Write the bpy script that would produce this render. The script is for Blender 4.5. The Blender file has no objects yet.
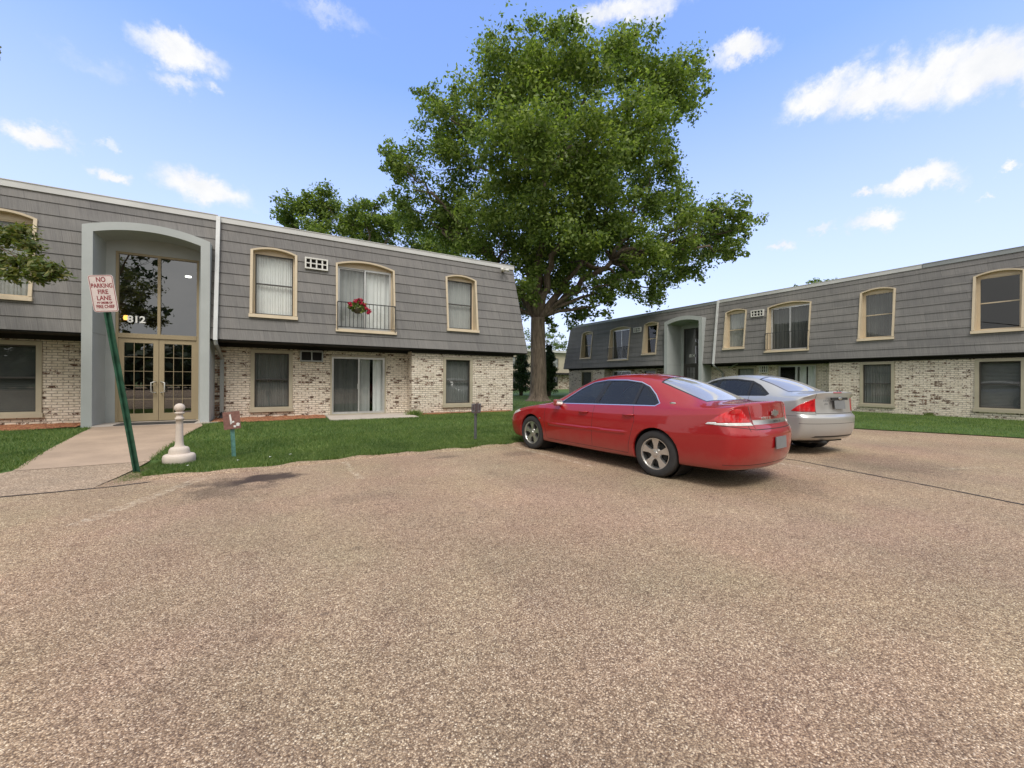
import bpy, bmesh, math, random
import numpy as np
from mathutils import Vector, Matrix
R = math.radians
rng = np.random.default_rng(7)
random.seed(7)
SC = bpy.context.scene
COL = SC.collection
# ---------------------------------------------------------------- camera numbers
YAW, CAMH = 0.5129, 1.39
F_PX = 397.86
def ray(px, py):
    a, b = px - 512, py - 380.99
    u = a + b * 0.0061; v = -a * 0.0061 + b
    r = u / F_PX
    return (r * math.cos(YAW) + math.sin(YAW), -r * math.sin(YAW) + math.cos(YAW), -v / F_PX)
def at(px, py, d):
    x, y, z = ray(px, py)
    return Vector((x * d, y * d, CAMH + z * d))
# ---------------------------------------------------------------- tagging
def tag(o, label=None, cat=None, group=None, kind=None):
    if label: o['label'] = label
    if cat: o['category'] = cat
    if group: o['group'] = group
    if kind: o['kind'] = kind
    return o
def link(o, parent=None):
    COL.objects.link(o)
    if parent: o.parent = parent
    return o
def empty(name, loc=(0, 0, 0), rz=0.0):
    o = bpy.data.objects.new(name, None); COL.objects.link(o)
    o.location = loc; o.rotation_euler = (0, 0, rz); o.empty_display_size = 0.2
    return o
def children(o): return [c for c in bpy.data.objects if c.parent == o]
def copy_tree(o, parent=None):
    c = o.copy(); COL.objects.link(c); c.parent = parent
    for ch in children(o):
        if ch is not c: copy_tree(ch, c)
    return c
class MB:
    def __init__(s): s.v = []; s.f = []; s.m = []; s.mi = 0
    def face(s, pts):
        n = len(s.v); s.v += [tuple(p) for p in pts]; s.f.append(tuple(range(n, n + len(pts)))); s.m.append(s.mi)
    def box(s, x0, x1, y0, y1, z0, z1):
        n = len(s.v)
        s.v += [(x, y, z) for x in (x0, x1) for y in (y0, y1) for z in (z0, z1)]
        for q in ((0, 1, 3, 2), (4, 6, 7, 5), (0, 4, 5, 1), (2, 3, 7, 6), (0, 2, 6, 4), (1, 5, 7, 3)):
            s.f.append(tuple(n + i for i in q)); s.m.append(s.mi)
    def prism(s, poly, axis, a, b):
        """poly: 2D points of the two other axes, extruded along axis from a to b"""
        def P(p, t):
            if axis == 0: return (t, p[0], p[1])
            if axis == 1: return (p[0], t, p[1])
            return (p[0], p[1], t)
        n = len(s.v); k = len(poly)
        s.v += [P(p, a) for p in poly] + [P(p, b) for p in poly]
        s.f.append(tuple(n + i for i in range(k))[::-1]); s.m.append(s.mi)
        s.f.append(tuple(n + k + i for i in range(k))); s.m.append(s.mi)
        for i in range(k):
            j = (i + 1) % k
            s.f.append((n + i, n + j, n + k + j, n + k + i)); s.m.append(s.mi)
    def tube(s, pts, rad, seg=8, cap=True):
        pts = [Vector(p) for p in pts]
        rs = rad if isinstance(rad, (list, tuple)) else [rad] * len(pts)
        n0 = len(s.v); up = Vector((0, 0, 1))
        prev = None
        for i, p in enumerate(pts):
            t = (pts[min(i + 1, len(pts) - 1)] - pts[max(i - 1, 0)]).normalized()
            if prev is None:
                a = t.cross(up)
                if a.length < 0.05: a = t.cross(Vector((1, 0, 0)))
            else:
                a = prev - t * prev.dot(t)
                if a.length < 1e-4: a = t.cross(up)
            a.normalize(); b = t.cross(a); prev = a
            for k in range(seg):
                an = 2 * math.pi * k / seg
                s.v.append(tuple(p + (a * math.cos(an) + b * math.sin(an)) * rs[i]))
        for i in range(len(pts) - 1):
            for k in range(seg):
                k2 = (k + 1) % seg
                s.f.append((n0 + i * seg + k, n0 + i * seg + k2, n0 + (i + 1) * seg + k2, n0 + (i + 1) * seg + k)); s.m.append(s.mi)
        if cap:
            s.f.append(tuple(n0 + k for k in range(seg))[::-1]); s.m.append(s.mi)
            e = n0 + (len(pts) - 1) * seg
            s.f.append(tuple(e + k for k in range(seg))); s.m.append(s.mi)
    def lathe(s, prof, c=(0, 0, 0), seg=24, axis='z', wob=0):
        n0 = len(s.v); c = Vector(c)
        for (r, h) in prof:
            for k in range(seg):
                an = 2 * math.pi * k / seg
                x, y = r * math.cos(an), r * math.sin(an)
                if axis == 'z': p = Vector((x, y, h))
                elif axis == 'y': p = Vector((x, h, y))
                else: p = Vector((h, x, y))
                s.v.append(tuple(c + p))
        for i in range(len(prof) - 1):
            for k in range(seg):
                k2 = (k + 1) % seg
                s.f.append((n0 + i * seg + k, n0 + i * seg + k2, n0 + (i + 1) * seg + k2, n0 + (i + 1) * seg + k)); s.m.append(s.mi)
    def ring(s, x0, x1, z0, z1, w, y0, y1, wb=None):
        """rectangular picture-frame in the xz plane"""
        wb = w if wb is None else wb
        s.box(x0, x0 + w, y0, y1, z0 + wb, z1 - w); s.box(x1 - w, x1, y0, y1, z0 + wb, z1 - w)
        s.box(x0, x1, y0, y1, z1 - w, z1); s.box(x0, x1, y0, y1, z0, z0 + wb)
    def build(s, name, mats, parent=None, smooth=False, off=None):
        me = bpy.data.meshes.new(name)
        me.from_pydata(s.v, [], s.f)
        if not isinstance(mats, (list, tuple)): mats = [mats]
        for m in mats: me.materials.append(m)
        me.polygons.foreach_set('material_index', s.m)
        if smooth: me.polygons.foreach_set('use_smooth', [True] * len(me.polygons))
        me.update()
        o = bpy.data.objects.new(name, me); link(o, parent)
        if off is not None: o.location = off
        return o
def from_bm(bm, name, mats, parent=None, smooth=True):
    me = bpy.data.meshes.new(name); bm.to_mesh(me)
    if not isinstance(mats, (list, tuple)): mats = [mats]
    for m in mats: me.materials.append(m)
    if smooth: me.polygons.foreach_set('use_smooth', [True] * len(me.polygons))
    o = bpy.data.objects.new(name, me); link(o, parent); return o
def np_mesh(name, V, nper, mat, parent=None):
    """V: (N*nper,3) array, faces of nper verts each"""
    me = bpy.data.meshes.new(name); n = len(V) // nper
    me.vertices.add(len(V)); me.vertices.foreach_set('co', V.astype(np.float32).ravel())
    me.loops.add(len(V)); me.loops.foreach_set('vertex_index', np.arange(len(V), dtype=np.int32))
    me.polygons.add(n); me.polygons.foreach_set('loop_start', np.arange(0, n * nper, nper, dtype=np.int32))
    me.polygons.foreach_set('loop_total', np.full(n, nper, dtype=np.int32))
    me.materials.append(mat); me.update(calc_edges=True)
    o = bpy.data.objects.new(name, me); link(o, parent); return o
def text_mesh(name, body, size, mat, parent=None, extrude=0.002, align='CENTER', loc=(0, 0, 0), rot=(R(90), 0, 0), bold=0.0, spacing=1.0, xs=1.0):
    cu = bpy.data.curves.new('t', 'FONT'); cu.body = body; cu.size = size; cu.extrude = extrude
    cu.align_x = align; cu.align_y = 'CENTER'; cu.offset = bold; cu.space_character = spacing
    to = bpy.data.objects.new('t', cu); COL.objects.link(to)
    dg = bpy.context.evaluated_depsgraph_get()
    me = bpy.data.meshes.new_from_object(to.evaluated_get(dg))
    bpy.data.objects.remove(to); bpy.data.curves.remove(cu)
    me.materials.clear(); me.materials.append(mat)
    if xs != 1.0:
        for v in me.vertices: v.co.x *= xs
    o = bpy.data.objects.new(name, me); link(o, parent); o.location = loc; o.rotation_euler = rot
    return o
# ---------------------------------------------------------------- materials
class NT:
    def __init__(s, name):
        s.m = bpy.data.materials.new(name); s.m.use_nodes = True; s.t = s.m.node_tree
        s.b = s.t.nodes['Principled BSDF']; s.out = s.t.nodes['Material Output']
    def n(s, typ, **kw):
        nd = s.t.nodes.new(typ)
        for k, v in kw.items():
            if k.startswith('i_'):
                key = k[2:].replace('_', ' ')
                nd.inputs[key].default_value = v
            else: setattr(nd, k, v)
        return nd
    def l(s, a, b): s.t.links.new(a, b)
    def coord(s, which='Object', scale=None):
        c = s.n('ShaderNodeTexCoord'); o = c.outputs[which]
        if scale is not None:
            mp = s.n('ShaderNodeMapping'); mp.inputs['Scale'].default_value = scale if hasattr(scale, '__len__') else (scale,) * 3
            s.l(o, mp.inputs[0]); o = mp.outputs[0]
        return o
    def noise(s, vec, scale, detail=3, rough=0.55, col=False, dist=0.0):
        nd = s.n('ShaderNodeTexNoise'); nd.inputs['Scale'].default_value = scale; nd.inputs['Detail'].default_value = detail
        nd.inputs['Roughness'].default_value = rough; nd.inputs['Distortion'].default_value = dist
        if vec is not None: s.l(vec, nd.inputs['Vector'])
        return nd.outputs[1 if col else 0]
    def ramp(s, fac, stops, interp='LINEAR'):
        nd = s.n('ShaderNodeValToRGB'); cr = nd.color_ramp; cr.interpolation = interp
        while len(cr.elements) < len(stops): cr.elements.new(0.5)
        for e, (p, c) in zip(cr.elements, stops):
            e.position = p; e.color = (*c, 1) if len(c) == 3 else c
        s.l(fac, nd.inputs[0]); return nd.outputs[0]
    def mix(s, fac, a, b, mode='MIX'):
        nd = s.n('ShaderNodeMix'); nd.data_type = 'RGBA'; nd.blend_type = mode
        for sock, val in ((nd.inputs[0], fac), (nd.inputs[6], a), (nd.inputs[7], b)):
            if hasattr(val, 'is_output'): s.l(val, sock)
            elif hasattr(val, '__len__'): sock.default_value = (*val, 1) if len(val) == 3 else val
            else: sock.default_value = val
        return nd.outputs[2]
    def math(s, op, a, b=None, c=None, clamp=False):
        nd = s.n('ShaderNodeMath'); nd.operation = op; nd.use_clamp = clamp
        for i, val in enumerate((a, b, c)):
            if val is None: continue
            if hasattr(val, 'is_output'): s.l(val, nd.inputs[i])
            else: nd.inputs[i].default_value = val
        return nd.outputs[0]
    def bump(s, h, strength=0.3, dist=0.01):
        nd = s.n('ShaderNodeBump'); nd.inputs['Strength'].default_value = strength; nd.inputs['Distance'].default_value = dist
        s.l(h, nd.inputs['Height']); s.l(nd.outputs[0], s.b.inputs['Normal']); return nd.outputs[0]
    def base(s, c):
        if hasattr(c, 'is_output'): s.l(c, s.b.inputs['Base Color'])
        else: s.b.inputs['Base Color'].default_value = (*c, 1)
    def set(s, **kw):
        for k, v in kw.items():
            s.b.inputs[k.replace('_', ' ')].default_value = v
MAT = {}
def simple(name, col, rough=0.6, metal=0.0, var=0.12, scale=3.0, bump=0.0, bscale=60, spec=None, coat=0.0):
    t = NT(name); v = t.coord()
    n = t.noise(v, scale, 4)
    f = t.ramp(n, [(0.3, (1 - var,) * 3), (0.7, (1 + var * 0.3,) * 3)])
    t.base(t.mix(1.0, col, f, 'MULTIPLY'))
    t.set(Roughness=rough, Metallic=metal)
    if spec is not None: t.b.inputs['Specular IOR Level'].default_value = spec
    if coat: t.b.inputs['Coat Weight'].default_value = coat; t.b.inputs['Coat Roughness'].default_value = 0.03
    if bump: t.bump(t.noise(v, bscale, 3), bump, 0.004)
    MAT[name] = t.m; return t.m
def glass(name, tint=(1, 1, 1), ior=1.55, rough=0.0, refl=1.0, base=0.0):
    t = NT(name); t.t.nodes.remove(t.b)
    g = t.n('ShaderNodeBsdfGlossy'); g.inputs['Roughness'].default_value = rough
    tr = t.n('ShaderNodeBsdfTransparent'); tr.inputs[0].default_value = (*tint, 1)
    fr = t.n('ShaderNodeFresnel'); fr.inputs[0].default_value = ior
    # the same reflectance from both sides of the sheet
    geo = t.n('ShaderNodeNewGeometry')
    dn = t.n('ShaderNodeVectorMath'); dn.operation = 'DOT_PRODUCT'; t.l(geo.outputs['Incoming'], dn.inputs[0]); t.l(geo.outputs['Normal'], dn.inputs[1])
    c = t.math('ABSOLUTE', dn.outputs['Value'])
    p = t.math('POWER', t.math('SUBTRACT', 1.0, c, clamp=True), 4.0)
    f = t.math('MULTIPLY_ADD', p, refl * 0.9, base + 0.07 * refl, clamp=True)
    mx = t.n('ShaderNodeMixShader'); t.l(f, mx.inputs[0]); t.l(tr.outputs[0], mx.inputs[1]); t.l(g.outputs[0], mx.inputs[2])
    t.t.nodes.remove(fr)
    t.l(mx.outputs[0], t.out.inputs[0]); MAT[name] = t.m; return t.m
# asphalt with exposed pebbles
def mk_asphalt():
    t = NT('pebbled_asphalt'); v = t.coord()
    vo = t.n('ShaderNodeTexVoronoi'); vo.inputs['Scale'].default_value = 150; t.l(v, vo.inputs['Vector'])
    sep = t.n('ShaderNodeSeparateColor'); t.l(vo.outputs['Color'], sep.inputs[0])
    peb = t.ramp(sep.outputs[0], [(0.0, (0.18, 0.135, 0.11)), (0.22, (0.28, 0.215, 0.165)), (0.45, (0.35, 0.27, 0.20)), (0.62, (0.42, 0.325, 0.245)), (0.8, (0.52, 0.42, 0.32)), (0.93, (0.66, 0.56, 0.44)), (1.0, (0.80, 0.72, 0.60))])
    vd = t.ramp(vo.outputs['Distance'], [(0.40, (1, 1, 1)), (0.80, (0.55, 0.50, 0.47))])
    c = t.mix(1.0, peb, vd, 'MULTIPLY')
    n1 = t.noise(v, 22, 5, 0.7)
    c = t.mix(1.0, c, t.ramp(n1, [(0.3, (0.74, 0.72, 0.72)), (0.7, (1.2, 1.2, 1.2))]), 'MULTIPLY')
    n2 = t.noise(v, 0.55, 5, 0.6)
    c = t.mix(1.0, c, t.ramp(n2, [(0.3, (0.86, 0.84, 0.83)), (0.7, (1.08, 1.08, 1.08))]), 'MULTIPLY')
    n3 = t.noise(v, 3.1, 5, 0.65)
    c = t.mix(1.0, c, t.ramp(n3, [(0.28, (0.80, 0.77, 0.77)), (0.42, (1, 1, 1)), (0.75, (1.06, 1.06, 1.04))]), 'MULTIPLY')
    # oil stain blotches (fixed on the ground)
    sp = t.n('ShaderNodeSeparateXYZ'); t.l(v, sp.inputs[0])
    wn = t.noise(v, 3.2, 5, 0.7)
    def blob(x, y, rx, ry, amt, soft=0.35, nz=1.1):
        dx = t.math('DIVIDE', t.math('SUBTRACT', sp.outputs[0], x), rx)
        dy = t.math('DIVIDE', t.math('SUBTRACT', sp.outputs[1], y), ry)
        r = t.math('SQRT', t.math('ADD', t.math('MULTIPLY', dx, dx), t.math('MULTIPLY', dy, dy)))
        r = t.math('ADD', r, t.math('MULTIPLY', t.math('SUBTRACT', wn, 0.5), nz * 2))
        mr = t.n('ShaderNodeMapRange'); mr.interpolation_type = 'SMOOTHSTEP'; t.l(r, mr.inputs[0]); mr.inputs[1].default_value = 1 + soft; mr.inputs[2].default_value = 1 - soft; mr.inputs[3].default_value = 0; mr.inputs[4].default_value = amt
        return mr.outputs[0]
    for a in ((-0.22, 6.62, 0.40, 0.26, 0.92), (-0.62, 6.55, 0.42, 0.22, 0.6, .6, 2.4), (-0.75, 6.15, 0.40, 0.30, 0.45, .6, 2.4), (1.6, 3.9, 0.04, 0.03, 0.35, .5, .4), (0.5, 3.5, 0.05, 0.03, 0.35, .5, .4), (2.9, 2.6, 0.03, 0.03, 0.3, .5, .4), (0.9, 4.6, 0.06, 0.02, 0.35, .5, .4), (0.2, 2.6, 0.03, 0.02, 0.4, .5, .4), (3.9, 6.6, 0.35, 0.25, 0.3), (2.5, 6.9, 0.3, 0.12, 0.4), (0.8, 5.0, 0.35, 0.2, 0.22), (9.0, 2.9, 1.1, 0.8, 0.3), (5.9, 2.9, 0.6, 0.5, 0.25)):
        c = t.mix(blob(*a), c, (0.055, 0.042, 0.040))
    # worn parking line paint: thin pale streaks along Y
    def streak(x0, y0, x1, y1, w, amt):
        L = math.hypot(x1 - x0, y1 - y0); ux, uy = (x1 - x0) / L, (y1 - y0) / L
        px = t.math('SUBTRACT', sp.outputs[0], x0); py = t.math('SUBTRACT', sp.outputs[1], y0)
        al = t.math('ADD', t.math('MULTIPLY', px, ux), t.math('MULTIPLY', py, uy))
        ac = t.math('ABSOLUTE', t.math('SUBTRACT', t.math('MULTIPLY', px, uy), t.math('MULTIPLY', py, ux)))
        m1 = t.math('LESS_THAN', ac, w / 2)
        m2 = t.math('MULTIPLY', t.math('GREATER_THAN', al, 0.0), t.math('LESS_THAN', al, L))
        nn = t.ramp(t.noise(v, 13, 6, 0.75), [(0.47, (0, 0, 0)), (0.62, (1, 1, 1))])
        return t.math('MULTIPLY', t.math('MULTIPLY', m1, m2), t.math('MULTIPLY', nn, amt))
    for a in ((0.84, 7.3, 0.90, 5.9, 0.10, 0.40), (-1.05, 7.0, -1.75, 5.3, 0.16, 0.45), (4.17, 7.2, 4.36, 5.0, 0.10, 0.5), (7.3, 7.3, 7.4, 3.2, 0.1, 0.5), (9.3, 2.2, 10.1, 1.9, 0.1, 0.35)):
        c = t.mix(streak(*a), c, (0.72, 0.66, 0.58))
    c = t.mix(1.0, c, (1.15, 1.10, 1.02), 'MULTIPLY')
    n5 = t.noise(v, 0.42, 4, 0.6)
    c = t.mix(1.0, c, t.ramp(n5, [(0.35, (1.03, 0.96, 0.97)), (0.65, (0.97, 1.02, 0.95))]), 'MULTIPLY')
    n4 = t.noise(t.coord('Object', (0.5, 0.16, 1)), 1.0, 5, 0.6)
    c = t.mix(1.0, c, t.ramp(n4, [(0.32, (0.84, 0.85, 0.87)), (0.5, (1, 1, 1)), (0.7, (1.09, 1.07, 1.03))]), 'MULTIPLY')
    t.base(c); t.set(Roughness=0.9); t.b.inputs['Specular IOR Level'].default_value = 0.25
    h = t.math('SUBTRACT', 1.0, vo.outputs['Distance'])
    t.bump(t.math('ADD', h, t.math('MULTIPLY', n1, 0.5)), 0.7, 0.007)
    MAT['asphalt'] = t.m
mk_asphalt()
def mk_band():
    t = NT('coarse_pebble_band'); v = t.coord()
    vo = t.n('ShaderNodeTexVoronoi'); vo.inputs['Scale'].default_value = 95; t.l(v, vo.inputs['Vector'])
    sep = t.n('ShaderNodeSeparateColor'); t.l(vo.outputs['Color'], sep.inputs[0])
    peb = t.ramp(sep.outputs[0], [(0.0, (0.16, 0.12, 0.09)), (0.4, (0.31, 0.235, 0.175)), (0.75, (0.41, 0.315, 0.235)), (1.0, (0.58, 0.48, 0.38))])
    n2 = t.noise(v, 1.7, 5, 0.6)
    c = t.mix(1.0, peb, t.ramp(n2, [(0.3, (0.92, 0.90, 0.84)), (0.7, (1.16, 1.10, 1.02))]), 'MULTIPLY')
    t.base(c); t.set(Roughness=0.9); t.bump(vo.outputs['Distance'], 0.4, 0.006); MAT['band'] = t.m
mk_band()
def mk_concrete(name, col, dark=0.7, fine=0.12):
    t = NT(name); v = t.coord()
    c = t.mix(1.0, col, t.ramp(t.noise(v, 1.3, 6, 0.65), [(0.3, (dark,) * 3), (0.65, (1.05,) * 3)]), 'MULTIPLY')
    c = t.mix(1.0, c, t.ramp(t.noise(v, 120, 3, 0.6), [(0.3, (1 - fine,) * 3), (0.7, (1 + fine,) * 3)]), 'MULTIPLY')
    t.base(c); t.set(Roughness=0.85); t.bump(t.noise(v, 90, 3), 0.15, 0.003); MAT[name] = t.m; return t.m
mk_concrete('walk_concrete', (0.44, 0.325, 0.235), 0.78)
mk_concrete('slab_concrete', (0.52, 0.46, 0.40), 0.8)
mk_concrete('white_concrete', (0.66, 0.57, 0.49), 0.80, 0.06)
def mk_grass(name, lo, hi, dry):
    t = NT(name); v = t.coord()
    c = t.ramp(t.noise(v, 1.1, 5, 0.65), [(0.3, lo), (0.7, hi)])
    c = t.mix(t.ramp(t.noise(v, 0.5, 5, 0.7), [(0.56, (0, 0, 0)), (0.75, (0.6, 0.6, 0.6))]), c, dry)
    c = t.mix(1.0, c, t.ramp(t.noise(v, 38, 3, 0.6), [(0.3, (0.6, 0.6, 0.6)), (0.7, (1.3, 1.3, 1.2))]), 'MULTIPLY')
    t.base(c); t.set(Roughness=0.85); t.b.inputs['Specular IOR Level'].default_value = 0.2
    MAT[name] = t.m
mk_grass('lawn', (0.060, 0.105, 0.028), (0.10, 0.165, 0.046), (0.20, 0.20, 0.08))
def mk_leaf(name, lo, mid, hi, trans=0.35, nscale=0.35):
    t = NT(name); geo = t.n('ShaderNodeNewGeometry'); v = t.coord()
    c = t.ramp(geo.outputs['Random Per Island'], [(0.0, lo), (0.5, mid), (1.0, hi)])
    c = t.mix(1.0, c, t.ramp(t.noise(v, nscale, 3), [(0.3, (0.72, 0.78, 0.7)), (0.7, (1.25, 1.2, 1.1))]), 'MULTIPLY')
    t.base(c); t.set(Roughness=0.5); t.b.inputs['Specular IOR Level'].default_value = 0.35
    tr = t.n('ShaderNodeBsdfTranslucent'); t.l(t.mix(1.0, c, (1.3, 1.35, 0.6), 'MULTIPLY'), tr.inputs[0])
    mx = t.n('ShaderNodeMixShader'); mx.inputs[0].default_value = trans
    t.l(t.b.outputs[0], mx.inputs[1]); t.l(tr.outputs[0], mx.inputs[2]); t.l(mx.outputs[0], t.out.inputs[0])
    MAT[name] = t.m; return t.m
mk_leaf('blade', (0.065, 0.120, 0.030), (0.12, 0.205, 0.055), (0.27, 0.32, 0.12), 0.35, 0.9)
mk_leaf('leaf_maple', (0.08, 0.13, 0.032), (0.165, 0.235, 0.062), (0.30, 0.37, 0.12), 0.50, 0.5)
mk_leaf('leaf_dark', (0.018, 0.040, 0.014), (0.030, 0.062, 0.020), (0.05, 0.09, 0.03), 0.25)
mk_leaf('leaf_pale', (0.09, 0.14, 0.045), (0.13, 0.19, 0.06), (0.19, 0.25, 0.09), 0.4)
mk_leaf('leaf_branch', (0.06, 0.095, 0.022), (0.12, 0.16, 0.04), (0.26, 0.24, 0.09), 0.35, 3.0)
def mk_bark():
    t = NT('bark'); v = t.coord('Object', (1, 1, 0.16))
    n = t.noise(v, 9, 6, 0.7)
    c = t.ramp(n, [(0.3, (0.05, 0.036, 0.026)), (0.52, (0.15, 0.115, 0.085)), (0.75, (0.26, 0.205, 0.155))])
    t.base(c); t.set(Roughness=0.95); t.bump(n, 0.9, 0.06); MAT['bark'] = t.m
mk_bark()
def mk_mulch():
    t = NT('mulch'); v = t.coord()
    vo = t.n('ShaderNodeTexVoronoi'); vo.inputs['Scale'].default_value = 28; t.l(v, vo.inputs['Vector'])
    sep = t.n('ShaderNodeSeparateColor'); t.l(vo.outputs['Color'], sep.inputs[0])
    t.base(t.ramp(sep.outputs[0], [(0, (0.12, 0.042, 0.02)), (0.5, (0.32, 0.12, 0.055)), (1, (0.52, 0.25, 0.12))]))
    t.set(Roughness=0.9); t.bump(vo.outputs['Distance'], 0.8, 0.03); MAT['mulch'] = t.m
mk_mulch()
# brick: tumbled bricks with worn whitewash
def mk_brick(name, white=0.80, shade=(0.62, 0.55, 0.46)):
    t = NT(name); v = t.coord()
    sp = t.n('ShaderNodeSeparateXYZ'); t.l(v, sp.inputs[0])
    u = t.math('ADD', sp.outputs[0], sp.outputs[1])
    wob = t.noise(v, 6, 2)
    cb = t.n('ShaderNodeCombineXYZ'); t.l(t.math('ADD', u, t.math('MULTIPLY', wob, 0.02)), cb.inputs[0]); t.l(t.math('ADD', sp.outputs[2], t.math('MULTIPLY', t.noise(v, 4.3, 2), 0.018)), cb.inputs[1])
    br = t.n('ShaderNodeTexBrick'); t.l(cb.outputs[0], br.inputs['Vector'])
    br.inputs['Scale'].default_value = 1.0; br.inputs['Brick Width'].default_value = 0.215; br.inputs['Row Height'].default_value = 0.075
    br.inputs['Mortar Size'].default_value = 0.010; br.inputs['Mortar Smooth'].default_value = 0.35; br.inputs['Bias'].default_value = 0.0
    br.inputs['Color1'].default_value = (0, 0, 0, 1); br.inputs['Color2'].default_value = (1, 1, 1, 1); br.inputs['Mortar'].default_value = (0.5, 0.5, 0.5, 1)
    rnd = t.n('ShaderNodeSeparateColor'); t.l(br.outputs['Color'], rnd.inputs[0]); r = rnd.outputs[0]
    raw = t.ramp(r, [(0.0, (0.10, 0.06, 0.042)), (0.3, (0.27, 0.15, 0.10)), (0.6, (0.36, 0.25, 0.17)), (1.0, (0.22, 0.13, 0.09))])
    wash = t.mix(1.0, (0.84, 0.755, 0.645), t.ramp(t.noise(v, 9, 4, 0.7), [(0.25, (0.72, 0.68, 0.60)), (0.6, (1.02, 1.02, 1.02))]), 'MULTIPLY')
    n = t.noise(v, 13.0, 3, 0.6); n2 = t.noise(v, 30, 4, 0.7); big = t.noise(v, 0.7, 3)
    w = t.math('ADD', t.math('MULTIPLY', r, 0.42), t.math('ADD', t.math('MULTIPLY', n, 0.62), t.math('MULTIPLY', n2, 0.42)))
    w = t.math('ADD', w, t.math('MULTIPLY', t.math('SUBTRACT', big, 0.5), 0.25))
    thr = 1.00 - white * 0.50
    m = t.ramp(w, [(thr - 0.035, (0, 0, 0)), (thr + 0.035, (1, 1, 1))])
    # a redder, less washed foot
    c = t.mix(m, raw, wash)
    mort = t.ramp(t.noise(v, 12, 3), [(0.3, (0.26, 0.21, 0.165)), (0.7, (0.56, 0.49, 0.41))])
    c = t.mix(br.outputs['Fac'], c, mort)
    t.base(c); t.set(Roughness=0.9); t.b.inputs['Specular IOR Level'].default_value = 0.2
    h = t.math('SUBTRACT', t.math('MULTIPLY', n2, 0.5), br.outputs['Fac'])
    t.bump(h, 0.9, 0.03); MAT[name] = t.m
mk_brick('brick_wash', 0.89); mk_brick('brick_red', 0.52)
def mk_siding():
    t = NT('shake_siding'); v = t.coord()
    sp = t.n('ShaderNodeSeparateXYZ'); t.l(v, sp.inputs[0])
    u = t.math('ADD', sp.outputs[0], sp.outputs[1])
    cb = t.n('ShaderNodeCombineXYZ'); t.l(u, cb.inputs[0]); t.l(t.math('SUBTRACT', sp.outputs[2], 2.59), cb.inputs[1])
    br = t.n('ShaderNodeTexBrick'); t.l(cb.outputs[0], br.inputs['Vector'])
    br.inputs['Scale'].default_value = 1.0; br.inputs['Brick Width'].default_value = 1.22; br.inputs['Row Height'].default_value = 0.3418
    br.inputs['Mortar Size'].default_value = 0.004; br.inputs['Mortar Smooth'].default_value = 0.2
    br.inputs['Color1'].default_value = (0.88, 0.88, 0.88, 1); br.inputs['Color2'].default_value = (1.06, 1.05, 1.04, 1); br.inputs['Mortar'].default_value = (0.55, 0.55, 0.55, 1)
    cg = t.n('ShaderNodeCombineXYZ'); t.l(t.math('MULTIPLY', u, 55.0), cg.inputs[0]); t.l(t.math('MULTIPLY', sp.outputs[2], 1.3), cg.inputs[1])
    gr = t.noise(cg.outputs[0], 1.0, 3, 0.6)
    cg2 = t.n('ShaderNodeCombineXYZ'); t.l(t.math('MULTIPLY', u, 9.0), cg2.inputs[0]); t.l(t.math('MULTIPLY', sp.outputs[2], 0.8), cg2.inputs[1])
    g2 = t.noise(cg2.outputs[0], 1.0, 4, 0.6)
    c = t.mix(1.0, (0.212, 0.206, 0.200), br.outputs['Color'], 'MULTIPLY')
    c = t.mix(1.0, c, t.ramp(gr, [(0.3, (0.84, 0.84, 0.84)), (0.7, (1.1, 1.1, 1.1))]), 'MULTIPLY')
    c = t.mix(1.0, c, t.ramp(g2, [(0.3, (0.90, 0.90, 0.91)), (0.7, (1.08, 1.07, 1.05))]), 'MULTIPLY')
    c = t.mix(1.0, c, t.ramp(t.noise(v, 0.55, 6, 0.65), [(0.3, (0.88, 0.88, 0.89)), (0.7, (1.08, 1.08, 1.07))]), 'MULTIPLY')
    t.base(c); t.set(Roughness=0.8); t.b.inputs['Specular IOR Level'].default_value = 0.25
    t.bump(gr, 0.5, 0.008); MAT['siding'] = t.m
mk_siding()
simple('tan_trim', (0.60, 0.50, 0.355), 0.55, var=0.10)
simple('olive_trim', (0.44, 0.39, 0.29), 0.55, var=0.10)
simple('door_trim', (0.36, 0.29, 0.18), 0.5, var=0.08)
simple('portal_paint', (0.43, 0.455, 0.445), 0.7, var=0.10, scale=1.2, bump=0.1)
simple('fascia_metal', (0.60, 0.60, 0.58), 0.45, 0.2, var=0.15, scale=0.8)
simple('fascia_dull', (0.30, 0.32, 0.32), 0.5, 0.2, var=0.12, scale=0.8)
simple('spout_white', (0.66, 0.67, 0.66), 0.4, 0.1)
simple('spout_grey', (0.30, 0.31, 0.30), 0.5, 0.1)
simple('soffit_dark', (0.016, 0.014, 0.013), 0.9)  # dark paint, deepened to near-black with the shade under the overhang
simple('roof_gravel', (0.30, 0.29, 0.28), 0.95, bump=0.3)
simple('alu', (0.62, 0.62, 0.60), 0.35, 0.6)
simple('dark_frame', (0.06, 0.055, 0.05), 0.5)
simple('iron', (0.035, 0.035, 0.038), 0.5)
simple('curtain_white', (0.86, 0.87, 0.86), 0.9, var=0.06)
simple('curtain_grey', (0.42, 0.43, 0.42), 0.9, var=0.08)
simple('screen_grey', (0.20, 0.205, 0.20), 0.9, var=0.10)
simple('curtain_dark', (0.12, 0.125, 0.12), 0.9, var=0.15)
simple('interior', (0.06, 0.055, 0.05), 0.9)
simple('lobby_wall', (0.30, 0.27, 0.23), 0.9)
simple('white_plastic', (0.72, 0.71, 0.66), 0.5)
simple('numeral', (0.85, 0.85, 0.82), 0.5)
simple('post_green', (0.035, 0.12, 0.075), 0.5, 0.3, var=0.45, scale=9)
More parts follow.
